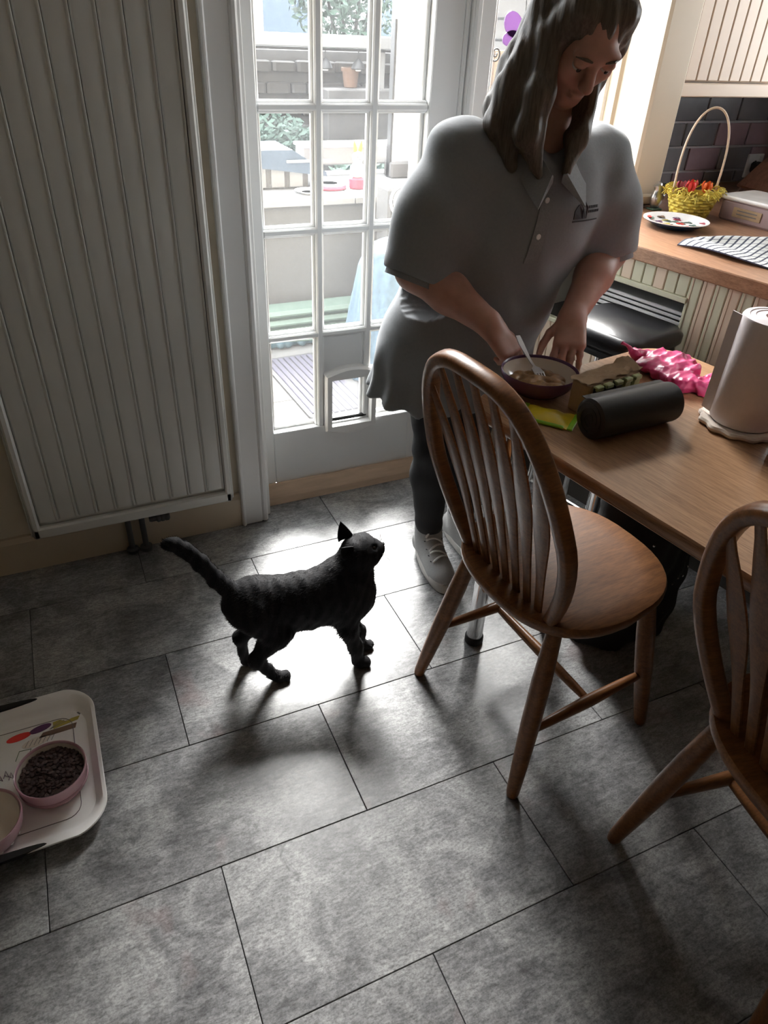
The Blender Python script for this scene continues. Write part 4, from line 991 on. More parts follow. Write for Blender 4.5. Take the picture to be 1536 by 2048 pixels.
# things on the coping
hu = thing('rabbit_hutch', 'small hutch with a pale blue felt roof on the low wall', 'hutch', (1.235, 4.20, .56))
span('body', M['stone'], -.16, .17, -.12, .12, .0, .13, hu, .006)
MB().prism([(-.20, .125), (.265, .065), (.265, .085), (.07, .20), (-.20, .20)], -.16, .16, T=frame((0, 0, 0), (1, 0, 0), (0, 0, 1), (0, -1, 0))).build('roof', M['bluegrey'], hu, smooth=.3)
MB().box((.16, -.17, .145), (.26, .014, .014), .003, T=Matrix.Translation((.0, 0, .0))).build('roof_edge', M['render_white'], hu)
for k in range(3): span('slat', M['render_white'], -.15+.105*k, -.075+.105*k, -.128, -.118, .01, .115, hu, .002)
yt = thing('yellow_toy', 'yellow toy half hidden behind the hutch roof', 'toy', (1.13, 4.46, .56))
MB().lathe([(.055, 0), (.06, .05), (.045, .16), (.02, .26), (.004, .29)], 18).build('body', M['yellow'], yt, smooth=.6)
MB().lathe([(.05, .04), (.066, .05), (.05, .06)], 18).build('band', M['white_plastic'], yt)
gn = thing('bunny_figure', 'white bunny figure with yellow ears and a coral pot on the low wall', 'figurine', (1.675, 4.02, .56))
MB().lathe([(.040, 0), (.046, .005), (.048, .05), (.043, .058)], 20).build('pot', M['hotpink'], gn, smooth=.5)
F = Field(axis(-.07, .07, .005), axis(-.06, .06, .005), axis(.03, .30, .005))
F.ell((0, 0, .095), (.040, .036, .045), .01); F.ell((0, -.002, .160), (.032, .030, .030), .012); F.cone((-.035, -.01, .11), (-.045, -.02, .075), .012, .010, .01); F.cone((.035, -.01, .11), (.045, -.02, .075), .012, .010, .01)
F.mesh('body', M['white_plastic'], gn)
for s in (-1, 1): MB().loft([[(s*(.012+.010*a)+w*math.cos(q), .6*w*math.sin(q)*.6, .178+.065*a) for q in [2*PI*i/10 for i in range(10)]] for a, w in ((0, .006), (.3, .011), (.7, .010), (1, .003))]).build('ear', M['yellow'], gn)
b = MB(); b.box((-.011, -.030, .165), (.006, .006, .006), .002); b.box((.011, -.030, .165), (.006, .006, .006), .002); b.box((0, -.032, .152), (.006, .005, .004), .001); b.build('face', M['lampmetal'], gn)
fr = thing('frisbee', 'coral pink throwing disc lying on the low wall', 'disc', (1.52, 4.06, .56))
MB().lathe([(.085, 0), (.098, .003), (.100, .010), (.093, .022), (.06, .027), (.001, .027)], 36).build('disc', M['hotpink'], fr, smooth=.5)
MB().lathe([(.05, .0272), (.055, .0285), (.058, .0272)], 36).build('ring', M['white_plastic'], fr)
dh = thing('saucer', 'white saucer beside the throwing disc on the low wall', 'saucer', (1.36, 3.95, .56))
MB().lathe([(.04, 0), (.045, .003), (.075, .014), (.077, .016), (.072, .0155), (.04, .006), (.001, .005)], 32).build('plate', M['white_plastic'], dh, smooth=.5)
MB().lathe([(.035, .0062), (.037, .008), (.039, .0062)], 32).build('rim', M['lampmetal'], dh)
pt = thing('trough_planter', 'long white trough planter behind the bunny figure', 'planter', (1.78, 4.46, .56))
span('trough', M['render_white'], -.30, .45, -.07, .07, .06, .165, pt, .008)
for x in (-.22, .36): span('foot', M['mint'], x, x+.05, -.05, .05, 0, .06, pt, .003)
span('rim', M['white_plastic'], -.31, .46, -.08, .08, .155, .172, pt, .004)
# foliage built from single leaves
def shrub(name, label, loc, rx, ry, h, n, mat, leaf, group='shrubs in the yard', trunk=.2):
    t = thing(name, label, 'shrub', loc, 0, group); b = MB()
    for i in range(n):
        a = random.uniform(0, 2*PI); u = random.uniform(-1, 1); r = random.random()**.4; q = math.sqrt(1-u*u)
        c = Vector((rx*r*q*math.cos(a), ry*r*q*math.sin(a), trunk+h/2+h/2*r*u)); l = leaf*random.uniform(.6, 1.3)
        d = Vector((random.gauss(0, 1), random.gauss(0, 1), random.gauss(0, 1))).normalized(); w = d.orthogonal().normalized()
        b.add([c-d*l, c+w*l*.42+d*l*.1, c+d*l, c-w*l*.42+d*l*.1], [(0, 1, 2, 3)])
    stuff(b.build('foliage', mat, t, smooth=0))
    for k in range(4):
        a = k*1.6; MB().tube([(0.02*math.cos(a), .02*math.sin(a), 0), (.15*rx*math.cos(a), .15*ry*math.sin(a), trunk), (.5*rx*math.cos(a), .5*ry*math.sin(a), trunk+h*.6)], [.025, .02, .008], 8).build('stem', M['stone'], t)
shrub('shrub', 'rounded green shrub in front of the stone wall, left of the door view', (1.66, 5.65, GZ), .40, .3, .62, 3000, M['foliage2'], .030, trunk=.25)
shrub('shrub', 'low blue-green plants in front of the stone wall, middle of the door view', (2.36, 5.35, GZ), .28, .22, .30, 900, M['bluesheet'], .045, trunk=.30)
shrub('shrub', 'leafy plant behind the bunny figure', (2.15, 4.85, GZ), .35, .16, .45, 700, M['foliage'], .04, trunk=.32)
shrub('tree', 'pale green tree beyond the boundary wall, middle of the door view', (3.05, 7.6, GZ), .70, .6, 1.5, 5000, M['foliage'], .042, 'trees beyond the wall', 1.15)
shrub('tree', 'pale green tree beyond the boundary wall at the left edge of the door view', (1.72, 7.9, GZ), .50, .5, 1.4, 4000, M['foliage'], .042, 'trees beyond the wall', 1.15)
fh = thing('far_house', 'far pale house with a grey-lined gable beyond the trees', 'house', (4.6, 12.0, GZ))
span('wall', M['render_white'], -3.6, 3.0, 0, .4, 0, 3.2, fh)
MB().prism([(-3.9, 3.2), (3.3, 3.2), (0, 4.9)], -.6, .2, T=frame((0, 0, 0), (1, 0, 0), (0, 0, 1), (0, -1, 0))).build('roof', M['bluegrey'], fh, smooth=0)
for k in range(3): w_ = span('window', M['white_plastic'], -2.8+1.6*k, -1.9+1.6*k, -.03, .02, 1.1, 2.2, fh); span('window_pane', M['bluegrey'], -2.72+1.6*k, -1.98+1.6*k, -.045, -.028, 1.18, 2.12, w_)
tpot = thing('terracotta_pot', 'peach terracotta pot standing on a ledge of the boundary wall', 'plant pot', (2.45, 6.06, .89))
MB().lathe([(.045, 0), (.052, .006), (.066, .11), (.074, .11), (.074, .135), (.062, .135), (.055, .03), (.001, .03)], 24).build('pot', M['terracotta'], tpot, smooth=.4)
MB().lathe([(.060, .118), (.001, .121)], 24).build('soil', M['lampmetal'], tpot)
structure(span('trim_14', M['stone'], 2.20, 2.80, 5.9, 6.19, GZ, .89, None, .01))
for k, (x, lab) in enumerate(((2.205, 'left of the two small dark bell lamps under the white rail'), (2.475, 'right of the two small dark bell lamps under the white rail'))):
    l = thing('hanging_lamp', lab, 'lamp', (x, 5.965, 1.02), 0, 'bell lamps under the rail')
    MB().lathe([(.052, 0), (.055, .006), (.040, .04), (.018, .062), (.008, .07)], 18).build('shade', M['lampmetal'], l, smooth=.6)
    MB().tube([(0, 0, .068), (0, 0, .117)], .005, 6).build('hanger', M['lampmetal'], l)
    MB().lathe([(.020, -.012), (.026, 0), (.02, .01)], 12).build('globe', M['white_plastic'], l)
# draped chair, mat, folded sheets
cv = thing('covered_chair', 'garden chair under a pale blue patterned cloth just outside the door', 'covered chair', (1.52, 3.02, GZ), .10)
F = Field(axis(-.30, .36, .012), axis(-.30, .30, .012), axis(-.02, .68, .012))
F.stack([(.015, 0, 0, .30, .26), (.30, .005, .01, .265, .225), (.52, .01, .02, .235, .185), (.60, .01, .02, .205, .15), (.625, .01, .02, .15, .10)], .03)
F.warp(lambda X, Y, Z: (.014*np.sin(11*np.arctan2(Y, X)+2*Z)+.006*np.sin(23*np.arctan2(Y, X)))*np.clip((.60-Z)/.4, 0, 1))
F.mesh('cloth', M['blue_cover'], cv)
for sx in (-1, 1):
    for sy in (-1, 1): MB().tube([(sx*.19, sy*.15, 0), (sx*.17, sy*.13, .1)], .012, 8).build('leg', M['white_plastic'], cv)
dm = thing('doormat', 'lavender grey ribbed doormat with rounded corners outside the door', 'doormat', (1.045, 2.98, GZ), .05)
slab(rrect(.32, .70, .05, 6), .0, .010, .003).build('backing', M['lampmetal'], dm, smooth=.5)
for k in range(9): MB().box((-.125+.0312*k, 0, .0125), (.024, .65 if 0 < k < 8 else .60, .009), .003).build('rib', M['mat'], dm, smooth=.3)
gs = thing('folded_sheet', 'pale green folded sheet along the foot of the low wall', 'sheet', (1.12, 3.68, GZ), .02)
for k in range(3): MB().box((0, .0, .03+.045*k), (.98-.05*k, .22-.03*k, .044), .018).build('fold', M['greycloth'], gs, smooth=.9)
bs = thing('folded_tarpaulin', 'rumpled blue tarpaulin between the doormat and the green sheet', 'tarpaulin', (1.10, 3.47, GZ), .02)
F = Field(axis(-.33, .33, .008), axis(-.07, .07, .008), axis(-.01, .09, .008))
for k in range(14): F.cone((-.28+.04*k, random.uniform(-.02, .02), .02), (-.24+.04*k, random.uniform(-.02, .02), .03+.015*random.random()), .022, .018, .006)
F.mesh('body', M['bluesheet'], bs)
MB().tube([(-.30, -.03, .035), (-.1, -.035, .05), (.1, -.03, .035), (.3, -.03, .05)], .006, 6).build('cord', M['greycloth'], bs)
# fence outside the kitchen window
fp = thing('fence_panel', 'peach wooden fence panel seen through the kitchen window', 'fence', (2.95, 3.45, GZ))
for k in range(9): MB().box((-.88+.125*k, 0, .69), (.12, .02, 1.34), .003).build('fence_board', M['fence'], fp, smooth=.3)
for z in (.25, 1.1): MB().box((-.38, .03, z), (1.15, .04, .07), .003).build('rail', M['fence'], fp, smooth=.3)

# ================================================================== CAT
CP = Vector((.407, 1.174, 0)); CD = Vector((.9845, -.1755, 0)); CL = Vector((.1755, .9845, 0))
ct = thing('cat', 'dark tabby cat standing on the floor, looking up with its tail raised', 'cat', tuple(CP), math.atan2(CD.y, CD.x))
# local frame: x forward, y to the cat's left (away from the camera), z up
F = Field(axis(-.36, .21, .0042), axis(-.07, .13, .0042), axis(-.004, .46, .0042, (-.01, .03, .003)))
yb = .027
F.ell((.062, yb, .226), (.080, .060, .082), .02)
F.ell((-.03, yb, .228), (.115, .060, .074), .03)
F.ell((-.140, yb, .236), (.078, .058, .070), .03)
F.cone((-.02, yb, .178), (-.085, yb, .165), .034, .028, .03)
F.cone((.055, yb, .265), (.094, yb, .318), .056, .042, .03)           # neck
F.cone((.098, yb, .215), (.090, yb, .29), .044, .046, .03)            # breast
hc = np.array((.108, yb, .350)); fwd = np.array((.93, -.05, .36)); fwd /= np.linalg.norm(fwd); upv = np.array((-.36, 0, .93)); upv -= fwd*(upv@fwd); upv /= np.linalg.norm(upv); lat = np.cross(upv, fwd)
def hp(f, l, u): return hc+fwd*f+lat*l+upv*u
HR = np.array([fwd, lat, upv])
F.ell(hp(0, 0, 0), (.048, .047, .044), .012, HR)
F.ell(hp(.035, 0, -.012), (.022, .025, .019), .012, HR)
F.ell(hp(.048, 0, -.006), (.010, .010, .008), .006, HR)
F.ell(hp(.034, 0, -.024), (.015, .014, .009), .006, HR)               # chin
for s in (-1, 1):
    F.ell(hp(.012, s*.024, -.014), (.020, .017, .018), .010, HR)      # cheeks
    F.ell(hp(.036, s*.010, -.013), (.012, .011, .010), .006, HR)      # whisker pads
    F.ell(hp(.038, s*.019, .013), (.007, .008, .006), .004, HR, 'sub')
# far legs
F.chain([(-.145, .055, .225), (-.115, .060, .165), (-.183, .060, .098), (-.176, .060, .020)], [.048, .032, .015, .0125], .018)
F.ell((-.165, .060, .012), (.022, .015, .012), .008)
F.chain([(.078, .050, .20), (.080, .052, .135), (.118, .056, .065), (.124, .056, .018)], [.032, .022, .016, .014], .016)
F.ell((.134, .056, .012), (.021, .016, .012), .008)
# near legs
F.chain([(-.140, .000, .225), (-.098, -.006, .165), (-.152, -.008, .082), (-.108, -.008, .018)], [.052, .036, .0165, .0135], .018)
F.ell((-.094, -.008, .013), (.023, .0165, .013), .008)
F.chain([(.072, .004, .20), (.078, .000, .135), (.098, -.002, .065), (.104, -.002, .018)], [.034, .024, .0165, .0145], .016)
F.ell((.113, -.002, .013), (.022, .017, .013), .008)
for (px, py) in ((-.165, .060), (.134, .056), (-.094, -.008), (.113, -.002)):
    for k in range(4): F.ell((px+.015+(.003 if k in (1, 2) else 0), py+(k-1.5)*.0072, .0095), (.0075, .0046, .0080), .0025)
# tail
tl = [(-.190, yb, .275), (-.222, yb, .322), (-.250, yb, .372), (-.276, yb, .410), (-.300, yb, .432), (-.318, yb, .434)]
F.chain(tl, [.022, .0185, .017, .016, .0145, .011], .012)
F.warp(lambda X, Y, Z: .0011*np.sin(120*X+40*Z)*np.sin(95*Z+60*Y)+.0009*np.sin(240*X-110*Z+90*Y))
m, nt, b = nodes_of('dark_tabby_coat'); v = coords(nt)
wv = nt.nodes.new('ShaderNodeTexWave'); wv.inputs['Scale'].default_value = 11; wv.inputs['Distortion'].default_value = 5; wv.inputs['Detail'].default_value = 3; wv.inputs['Detail Scale'].default_value = 1.6; nt.links.new(v, wv.inputs['Vector'])
c = ramp(nt, wv.outputs['Fac'], [(.45, (.004, .0038, .005)), (.72, (.010, .009, .010))])
c = mixc(nt, ramp(nt, noise(nt, v, 160, 3), [(.4, (0, 0, 0)), (.7, (.5, .5, .5))]), c, (.012, .011, .012))
nt.links.new(c, b.inputs['Base Color']); b.inputs['Roughness'].default_value = .75; b.inputs['Sheen Weight'].default_value = .03; b.inputs['Specular IOR Level'].default_value = .25
M['coat'] = m
body = F.mesh('body', m, ct)
# ears: hollow cones of cloth-thin shell
def ear(root, tip, side, w):
    root, tip, side = Vector(root), Vector(tip), Vector(side).normalized(); ax = (tip-root); n = ax.cross(side).normalized(); rings = []
    for a, ww in ((0, 1.), (.25, .92), (.5, .70), (.75, .40), (.93, .13), (1, .03)):
        p = root+ax*a; r = []
        for q in range(9): t = PI*q/8; r.append(tuple(p+side*(w*ww*math.cos(t))+n*(w*.55*ww*math.sin(t))))
        for q in range(8, -1, -1): t = PI*q/8; r.append(tuple(p+side*(w*ww*.86*math.cos(t))+n*(w*.55*ww*math.sin(t)*.80-.0008)))
        rings.append(r)
    return MB().loft(rings).build('ear', M['coat'], ct, smooth=.9)
e0 = hp(-.018, -.026, .026); ear(e0, e0+upv*.042-fwd*.010-lat*.018, tuple(lat*.5+fwd*.86), .023)
e1 = hp(-.020, .026, .024); ear(e1, e1+upv*.056+fwd*.006+lat*.006, tuple(lat*-.4+fwd*.9), .022)
for s in (-1, 1):
    o = MB().lathe([(.0005, -.0062)]+[(.0062*math.sin(PI*k/10), -.0062*math.cos(PI*k/10)) for k in range(1, 10)]+[(.0005, .0062)], 14, T=Matrix.Translation(Vector(hp(.034, s*.0185, .012)))).build('eye', M['iris'], ct, smooth=2)
MB().box((0, 0, 0), (.006, .011, .006), .0025, T=frame(tuple(hp(.0575, 0, -.002)), tuple(fwd), tuple(lat), tuple(upv))).build('nose', M['black_rubber'], ct, smooth=.8)
b = MB()
for s in (-1, 1):
    for k in range(6):
        p = Vector(hp(.044, s*.013, -.012-.002*(k % 3))); d = Vector(fwd*.5+lat*s*1.0+upv*(-.25+.14*k)).normalized()
        b.tube([p, p+d*.025, p+d*.05+Vector((0, 0, -.004))], [.0005, .0004, .0002], 4)
stuff(b.build('whiskers', M['lace'], ct))
# short coat hairs that soften the outline
me = body.data; co = np.empty(len(me.vertices)*3, np.float32); me.vertices.foreach_get('co', co); co = co.reshape(-1, 3)
no = np.empty(len(me.vertices)*3, np.float32); me.vertex_normals.foreach_get('vector', no); no = no.reshape(-1, 3)
pick = rng.choice(len(co), 26000); hv = []; hf = []
for i in pick:
    p, nn_ = co[i], no[i]
    if p[2] < .02: continue
    low = p[2] < .19 and -.13 < p[0] < .09
    L = (.0105 if low else .0062)*(.7+.6*random.random())
    if p[0] > .10 and p[2] > .33: L *= .45
    if p[2] < .12: L *= .5
    flow = np.array((-1., 0, -.25 if not low else -.9)); flow -= nn_*(flow@nn_)
    if p[0] < -.21: flow = np.array((-.6, 0, .8))-nn_*((np.array((-.6, 0, .8)))@nn_)
    d = nn_*.45+flow*.8+rng.normal(size=3)*.18; d /= np.linalg.norm(d)+1e-9
    w = np.cross(d, nn_); w = w/(np.linalg.norm(w)+1e-9)*.0006; q = len(hv)
    hv += [tuple(p-w), tuple(p+w), tuple(p+d*L)]; hf.append((q, q+1, q+2))
hb = MB(); hb.add(hv, hf); stuff(hb.build('fur', M['coat'], ct, smooth=0))

# ================================================================== PERSON
pe = thing('person', 'person in a pale polo tunic, black leggings and white canvas shoes leaning over the table', 'person', (0, 0, 0))
def unit(a): a = np.array(a, float); return a/np.linalg.norm(a)
V3 = lambda *a: np.array(a, float)
shR, elR, wrR = V3(.838, 1.455, 1.128), V3(.746, 1.428, .912), V3(.854, 1.282, .826)
shL, elL, wrL = V3(1.205, 1.440, 1.122), V3(1.238, 1.385, .930), V3(1.068, 1.262, .826)
hd_c = V3(1.012, 1.330, 1.366)
hU = unit((-.06, -.66, .75)); hF = V3(-.10, -.62, -.78); hF = unit(hF-hU*(hF@hU)); hL = np.cross(hU, hF)     # up, face, wearer's left
HRp = np.array([hL, hF, hU])
def hq(l, f, u): return hd_c+hL*l+hF*f+hU*u
B = Field(axis(.62, 1.36, .0055, (.85, 1.10, .0032)), axis(1.06, 1.72, .0055, (1.08, 1.36, .0032)), axis(-.004, 1.50, .0058, (.735, .83, .0032), (1.22, 1.45, .0036)))
# trunk (mostly under the tunic)
B.stack([(.70, .935, 1.525, .165, .115), (.85, .965, 1.50, .165, .13), (1.0, 1.0, 1.47, .165, .125), (1.10, 1.02, 1.455, .16, .105), (1.16, 1.025, 1.44, .11, .075), (1.185, 1.03, 1.43, .07, .06)], .03)
# neck and head
B.cone((1.03, 1.42, 1.17), hq(0, -.035, -.07), .058, .052, .03)
B.ell(hq(0, -.012, .020), (.074, .092, .086), .02, HRp)
B.ell(hq(0, .030, -.045), (.058, .058, .062), .03, HRp)
B.ell(hq(0, .062, -.092), (.026, .022, .018), .025, HRp)              # chin
B.ell(hq(0, .080, .020), (.050, .014, .016), .02, HRp)                # brow
B.cone(hq(0, .086, .002), hq(0, .104, -.030), .009, .0115, .010)      # nose
for s in (-1, 1):
    B.ell(hq(s*.009, .098, -.032), (.0075, .008, .0065), .006, HRp)
    B.ell(hq(s*.040, .062, -.026), (.022, .018, .020), .016, HRp)     # cheeks
    B.ell(hq(s*.030, .090, .002), (.014, .012, .009), .008, HRp, 'sub')
    B.ell(hq(s*.076, -.010, -.012), (.009, .018, .030), .008, HRp)    # ears
for s in (-1, 1): B.ell(hq(s*.030, .084, .007), (.0150, .0125, .0095), .003, HRp)    # lowered lids
B.ell(hq(0, .088, -.056), (.020, .008, .005), .004, HRp); B.ell(hq(0, .086, -.066), (.018, .009, .006), .004, HRp)
B.cone(hq(-.020, .098, -.061), hq(.020, .098, -.061), .0022, .0022, .002, 'sub')
# arms
B.chain([shR, elR], [.052, .048], .03); B.chain([elR, elR*.55+wrR*.45, wrR], [.050, .044, .029], .02)
B.chain([shL, elL], [.050, .046], .03); B.chain([elL, elL*.6+wrL*.4, wrL], [.048, .043, .029], .02)
nails = []
def hand(w, d, back, side, curls, thumb, spread=.10, L=1.0):
    d, back = unit(d), np.array(back, float); back = unit(back-d*(back@d)); side = unit(side)            # side: towards the thumb
    pc = w+d*.045*L
    B.cone(w, w+d*.02, .027, .026, .012)
    for f in (-.026, -.009, .009, .025): B.cone(w+d*.012+side*f*.7, w+d*.082*L+side*f, .0145, .0115, .012)
    for i, (f, ln, sp) in enumerate(((.026, .072, 1), (.0088, .080, .3), (-.0088, .075, -.4), (-.026, .060, -1.2))):
        p = w+d*(.084-.004*abs(i-1.2))*L+side*f; dd = unit(d+side*sp*spread); bk = back.copy(); r = .0088 if i < 3 else .0076
        for sgi, (q, a) in enumerate(zip((.44, .32, .24), curls[i])):
            c, s_ = math.cos(a), math.sin(a); nd = dd*c-bk*s_; bk = bk*c+dd*s_; dd = unit(nd)
            e = p+dd*ln*q*L; B.cone(p, e, r, r*.90, .0035); B.ell(p+bk*.0012, (r*1.03,)*3, .003); p = e; r *= .90
        nails.append((p+bk*r*.78+dd*r*.10, dd, bk, r))
    p = w+d*.022+side*.022; dd = unit(d*thumb[0]+side*thumb[1]-back*thumb[2]); r = .0115
    for k, ln in enumerate((.036, .030, .026)):
        e = p+dd*ln*L; B.cone(p, e, r, r*.86, .008 if k == 0 else .004); p = e; r *= .86; dd = unit(dd+unit(d*thumb[3]+side*thumb[4]-back*thumb[5])*.55)
    nails.append((p+unit(np.cross(dd, np.cross(side, dd)))*0+back*r*.75, dd, back, r))
# wearer's right hand pinches the fork
hand(wrR, (.30, -.72, -.52), (-.30, -.62, .72), (.92, .34, .06), [(.75, .75, .45), (.85, .85, .5), (.95, .95, .6), (1.05, 1.0, .6)], (.72, .50, .42, .6, -.35, .4), .04)
# wearer's left hand leans on the table edge, fingers down
hand(wrL, (-.50, -.70, -.50), (-.10, -.42, .90), (-.80, .60, -.05), [(.38, .10, .05), (.40, .12, .05), (.42, .12, .08), (.46, .12, .10)], (.75, .62, .18, .6, -.1, .1), .10)
# legs
hipR, knR, anR = V3(.868, 1.53, .74), V3(.858, 1.472, .41), V3(.874, 1.482, .085)
hipL, knL, anL = V3(1.005, 1.535, .74), V3(.985, 1.497, .41), V3(1.010, 1.525, .085)
for h, k, a in ((hipR, knR, anR), (hipL, knL, anL)):
    B.chain([h, h*.5+k*.5, k], [.082, .070, .050], .03); B.chain([k, k*.68+a*.32+V3(0, .012, 0), a], [.050, .050, .032], .02)
    B.cone(a, a+V3(0, -.10, -.045), .032, .026, .02)
bodyp = B.mesh('body', M['skin'], pe)
for k, (p, d, bk, r) in enumerate(nails):
    sdv = np.cross(d, bk); MB().box((0, 0, 0), (.0105, r*1.25, .0012), .0005, T=frame(tuple(p), tuple(d), tuple(unit(sdv)), tuple(bk))).build('fingernail', M['nail'], pe, smooth=.8)
for s in (-1, 1):
    e = MB().lathe([(.0005, -.0115)]+[(.0115*math.sin(PI*k/12), -.0115*math.cos(PI*k/12)) for k in range(1, 12)]+[(.0005, .0115)], 16, T=Matrix.Translation(Vector(hq(s*.030, .080, .001)))).build('eye', M['eye'], pe, smooth=2)
    MB().lathe([(.0052, 0), (.004, .0012), (.0005, .0016)], 14, T=frame(tuple(hq(s*.030, .0906, -.003)), tuple(hL), tuple(hU), tuple(hF))).build('iris', M['iris'], e, smooth=2)
    MB().tube([Vector(hq(s*.014, .094, .018)), Vector(hq(s*.030, .095, .023)), Vector(hq(s*.047, .084, .019))], [.002, .0028, .0012], 6).build('eyebrow', M['hair'], pe)
# leggings
G = Field(axis(.74, 1.14, .006), axis(1.38, 1.68, .006), axis(.07, .80, .006))
for h, k, a in ((hipR, knR, anR), (hipL, knL, anL)):
    G.chain([h, h*.5+k*.5, k], [.088, .076, .055], .03); G.chain([k, k*.68+a*.32+V3(0, .012, 0), a+V3(0, 0, .012)], [.055, .055, .0365], .02)
G.stack([(.66, .935, 1.53, .155, .115), (.78, .94, 1.525, .165, .125)], .04)
G.warp(lambda X, Y, Z: .0018*np.sin(70*Z+9*np.sin(18*X))*np.exp(-((Z-.41)/.07)**2)+.002*np.sin(95*Z+12*X)*np.exp(-((Z-.13)/.05)**2))
G.put(lambda X, Y, Z: Z-.098+0*X+0*Y, (.7, 1.3, 0), (1.2, 1.7, .098), .004, 'sub')
G.mesh('leggings', M['leggings'], pe)
# tunic-length polo shirt
SH = Field(axis(.64, 1.36, .006), axis(1.22, 1.72, .006), axis(.555, 1.235, .006))
SH.stack([(.570, .900, 1.505, .222, .168), (.65, .905, 1.505, .214, .166), (.75, .925, 1.495, .210, .172), (.86, .958, 1.485, .204, .172), (.96, .990, 1.462, .206, .172), (1.05, 1.015, 1.45, .206, .158), (1.12, 1.022, 1.445, .195, .128), (1.165, 1.026, 1.44, .150, .100), (1.20, 1.03, 1.43, .085, .075)], .02)
sR2 = shR+(elR-shR)*.96; sL2 = shL+(elL-shL)*.92
SH.chain([shR+V3(.012, 0, 0), shR*.45+sR2*.55, sR2], [.084, .083, .082], .05)
SH.chain([shL+V3(-.012, 0, 0), shL*.45+sL2*.55, sL2], [.078, .076, .072], .05)
def folds(X, Y, Z):
    d = .0045*np.sin(26*X+9*np.sin(5*Z)+3*Z)*np.clip((.95-Z)/.3, 0, 1)
    d = d+.0045*np.sin(34*(X*.6+Z*.8)+6*np.sin(7*X))*np.exp(-((Z-.86)/.10)**2)
    d = d+.0035*np.sin(60*(Z*.7-X*.75))*np.exp(-((X-1.20)/.07)**2)+.0035*np.sin(52*(Z*.8+X*.6))*np.exp(-((X-.80)/.06)**2)*np.clip((Z-.85)/.1, 0, 1)
    d = d+.006*np.sin(16*np.arctan2(Y-1.50, X-.90))*np.clip((.72-Z)/.14, 0, 1)
    return d
SH.warp(folds)
# open V neck, hollow sleeve ends and hem
cN = V3(1.015, 1.36, 1.215)
SH.cone((1.03, 1.405, 1.235), (.985, 1.290, 1.130), .062, .010, .008, 'sub')
uR, uL = unit(elR-shR), unit(elL-shL)
def hollow(region, t):                     # turn the closed volume into cloth of thickness t inside a region
    X, Y, Z = SH.x[:, None, None], SH.y[None, :, None], SH.z[None, None, :]
    SH.v = np.where(region(X, Y, Z), np.maximum(SH.v, -(SH.v+t)), SH.v)
def sleeve_end(c, u):
    X, Y, Z = SH.x[:, None, None], SH.y[None, :, None], SH.z[None, None, :]
    a = (X-c[0])*u[0]+(Y-c[1])*u[1]+(Z-c[2])*u[2]; near = ((X-c[0])**2+(Y-c[1])**2+(Z-c[2])**2) < .125**2
    SH.v = np.where(near & (a > -.05), np.maximum(SH.v, a-.030), SH.v)
    hollow(lambda X, Y, Z: near & (a > -.012), .014)
sleeve_end(sR2, uR); sleeve_end(sL2, uL)
hollow(lambda X, Y, Z: (Z < .645)+0*X+0*Y > 0, .014)
shirt = SH.mesh('polo_shirt', M['shirt'], pe)
bv = bvh_of(shirt)
def on_shirt(p, d=(.0, 1, -.10), off=.0015):
    h = bv.ray_cast(Vector(p), Vector(d).normalized())
    return (h[0]+h[1]*off) if h[0] else None
# placket strip and buttons down from the V
def strip(n, path, w, mat, parent, off=.002):
    b = MB(); rings = []
    for (x, z) in path:
        a, c = on_shirt((x-w, .9, z+.05), off=off), on_shirt((x+w, .9, z+.05), off=off)
        if a is None or c is None: continue
        rings.append([tuple(a), tuple(c), tuple(c-Vector((0, .0025, 0))), tuple(a-Vector((0, .0025, 0)))])
    if len(rings) > 1: return b.loft(rings).build(n, mat, parent, smooth=.5)
strip('placket', [(.980-.03*k/10, 1.095-.16*k/10) for k in range(11)], .015, M['shirt_trim'], shirt)
for k in range(2):
    p = on_shirt((.972-.014*k, .9, 1.11-.07*k), off=.005)
    if p: MB().lathe([(.0055, 0), (.006, .001), (.005, .0022), (.001, .0018)], 14, T=frame(tuple(p), (1, 0, 0), (0, 0, 1), (0, -1, 0))).build('button', M['white_plastic'], shirt)
# collar: two folded flaps around the neck
for s in (-1, 1):
    pts = []
    n_ = 12
    for k in range(n_+1):
        a = k/n_; ang = PI*.5+s*(-PI*.02-PI*.92*a) if False else None
        t = a
        back = Vector((1.032, 1.490, 1.215)); sidep = Vector((1.032+s*.078, 1.425, 1.212)); front = Vector((.985+s*.012, 1.292, 1.118))
        p = back*(1-t)**2+sidep*2*t*(1-t)*1.0+front*t**2 if False else (back.lerp(sidep, min(1, t*2)) if t < .5 else sidep.lerp(front, (t-.5)*2))
        pts.append(p)
    sm = [pts[0]]+[(pts[i-1]+pts[i]*2+pts[i+1])/4 for i in range(1, n_)]+[pts[-1]]
    rings = []
    for k, p in enumerate(sm):
        a = k/n_; out = Vector((s*(.50+.35*math.sin(PI*a)), .55*(1-a*1.6), 0)); out.normalize()
        wd_ = .034+.020*a; drop = Vector((0, 0, -1))
        o1 = p+out*.008; o2 = p+out*(.012+wd_*.55)+drop*(wd_*.80)
        if a > .6: o2 = o2+Vector((s*.012, -.006, -.012))*(a-.6)*2.5
        rings.append([tuple(p), tuple(o1+Vector((0, 0, .004))), tuple(o2+out*.002), tuple(o2-out*.002), tuple(p-out*.002+Vector((0, 0, -.012)))])
    MB().loft(rings).build('collar', M['shirt_trim'], shirt, smooth=.8)
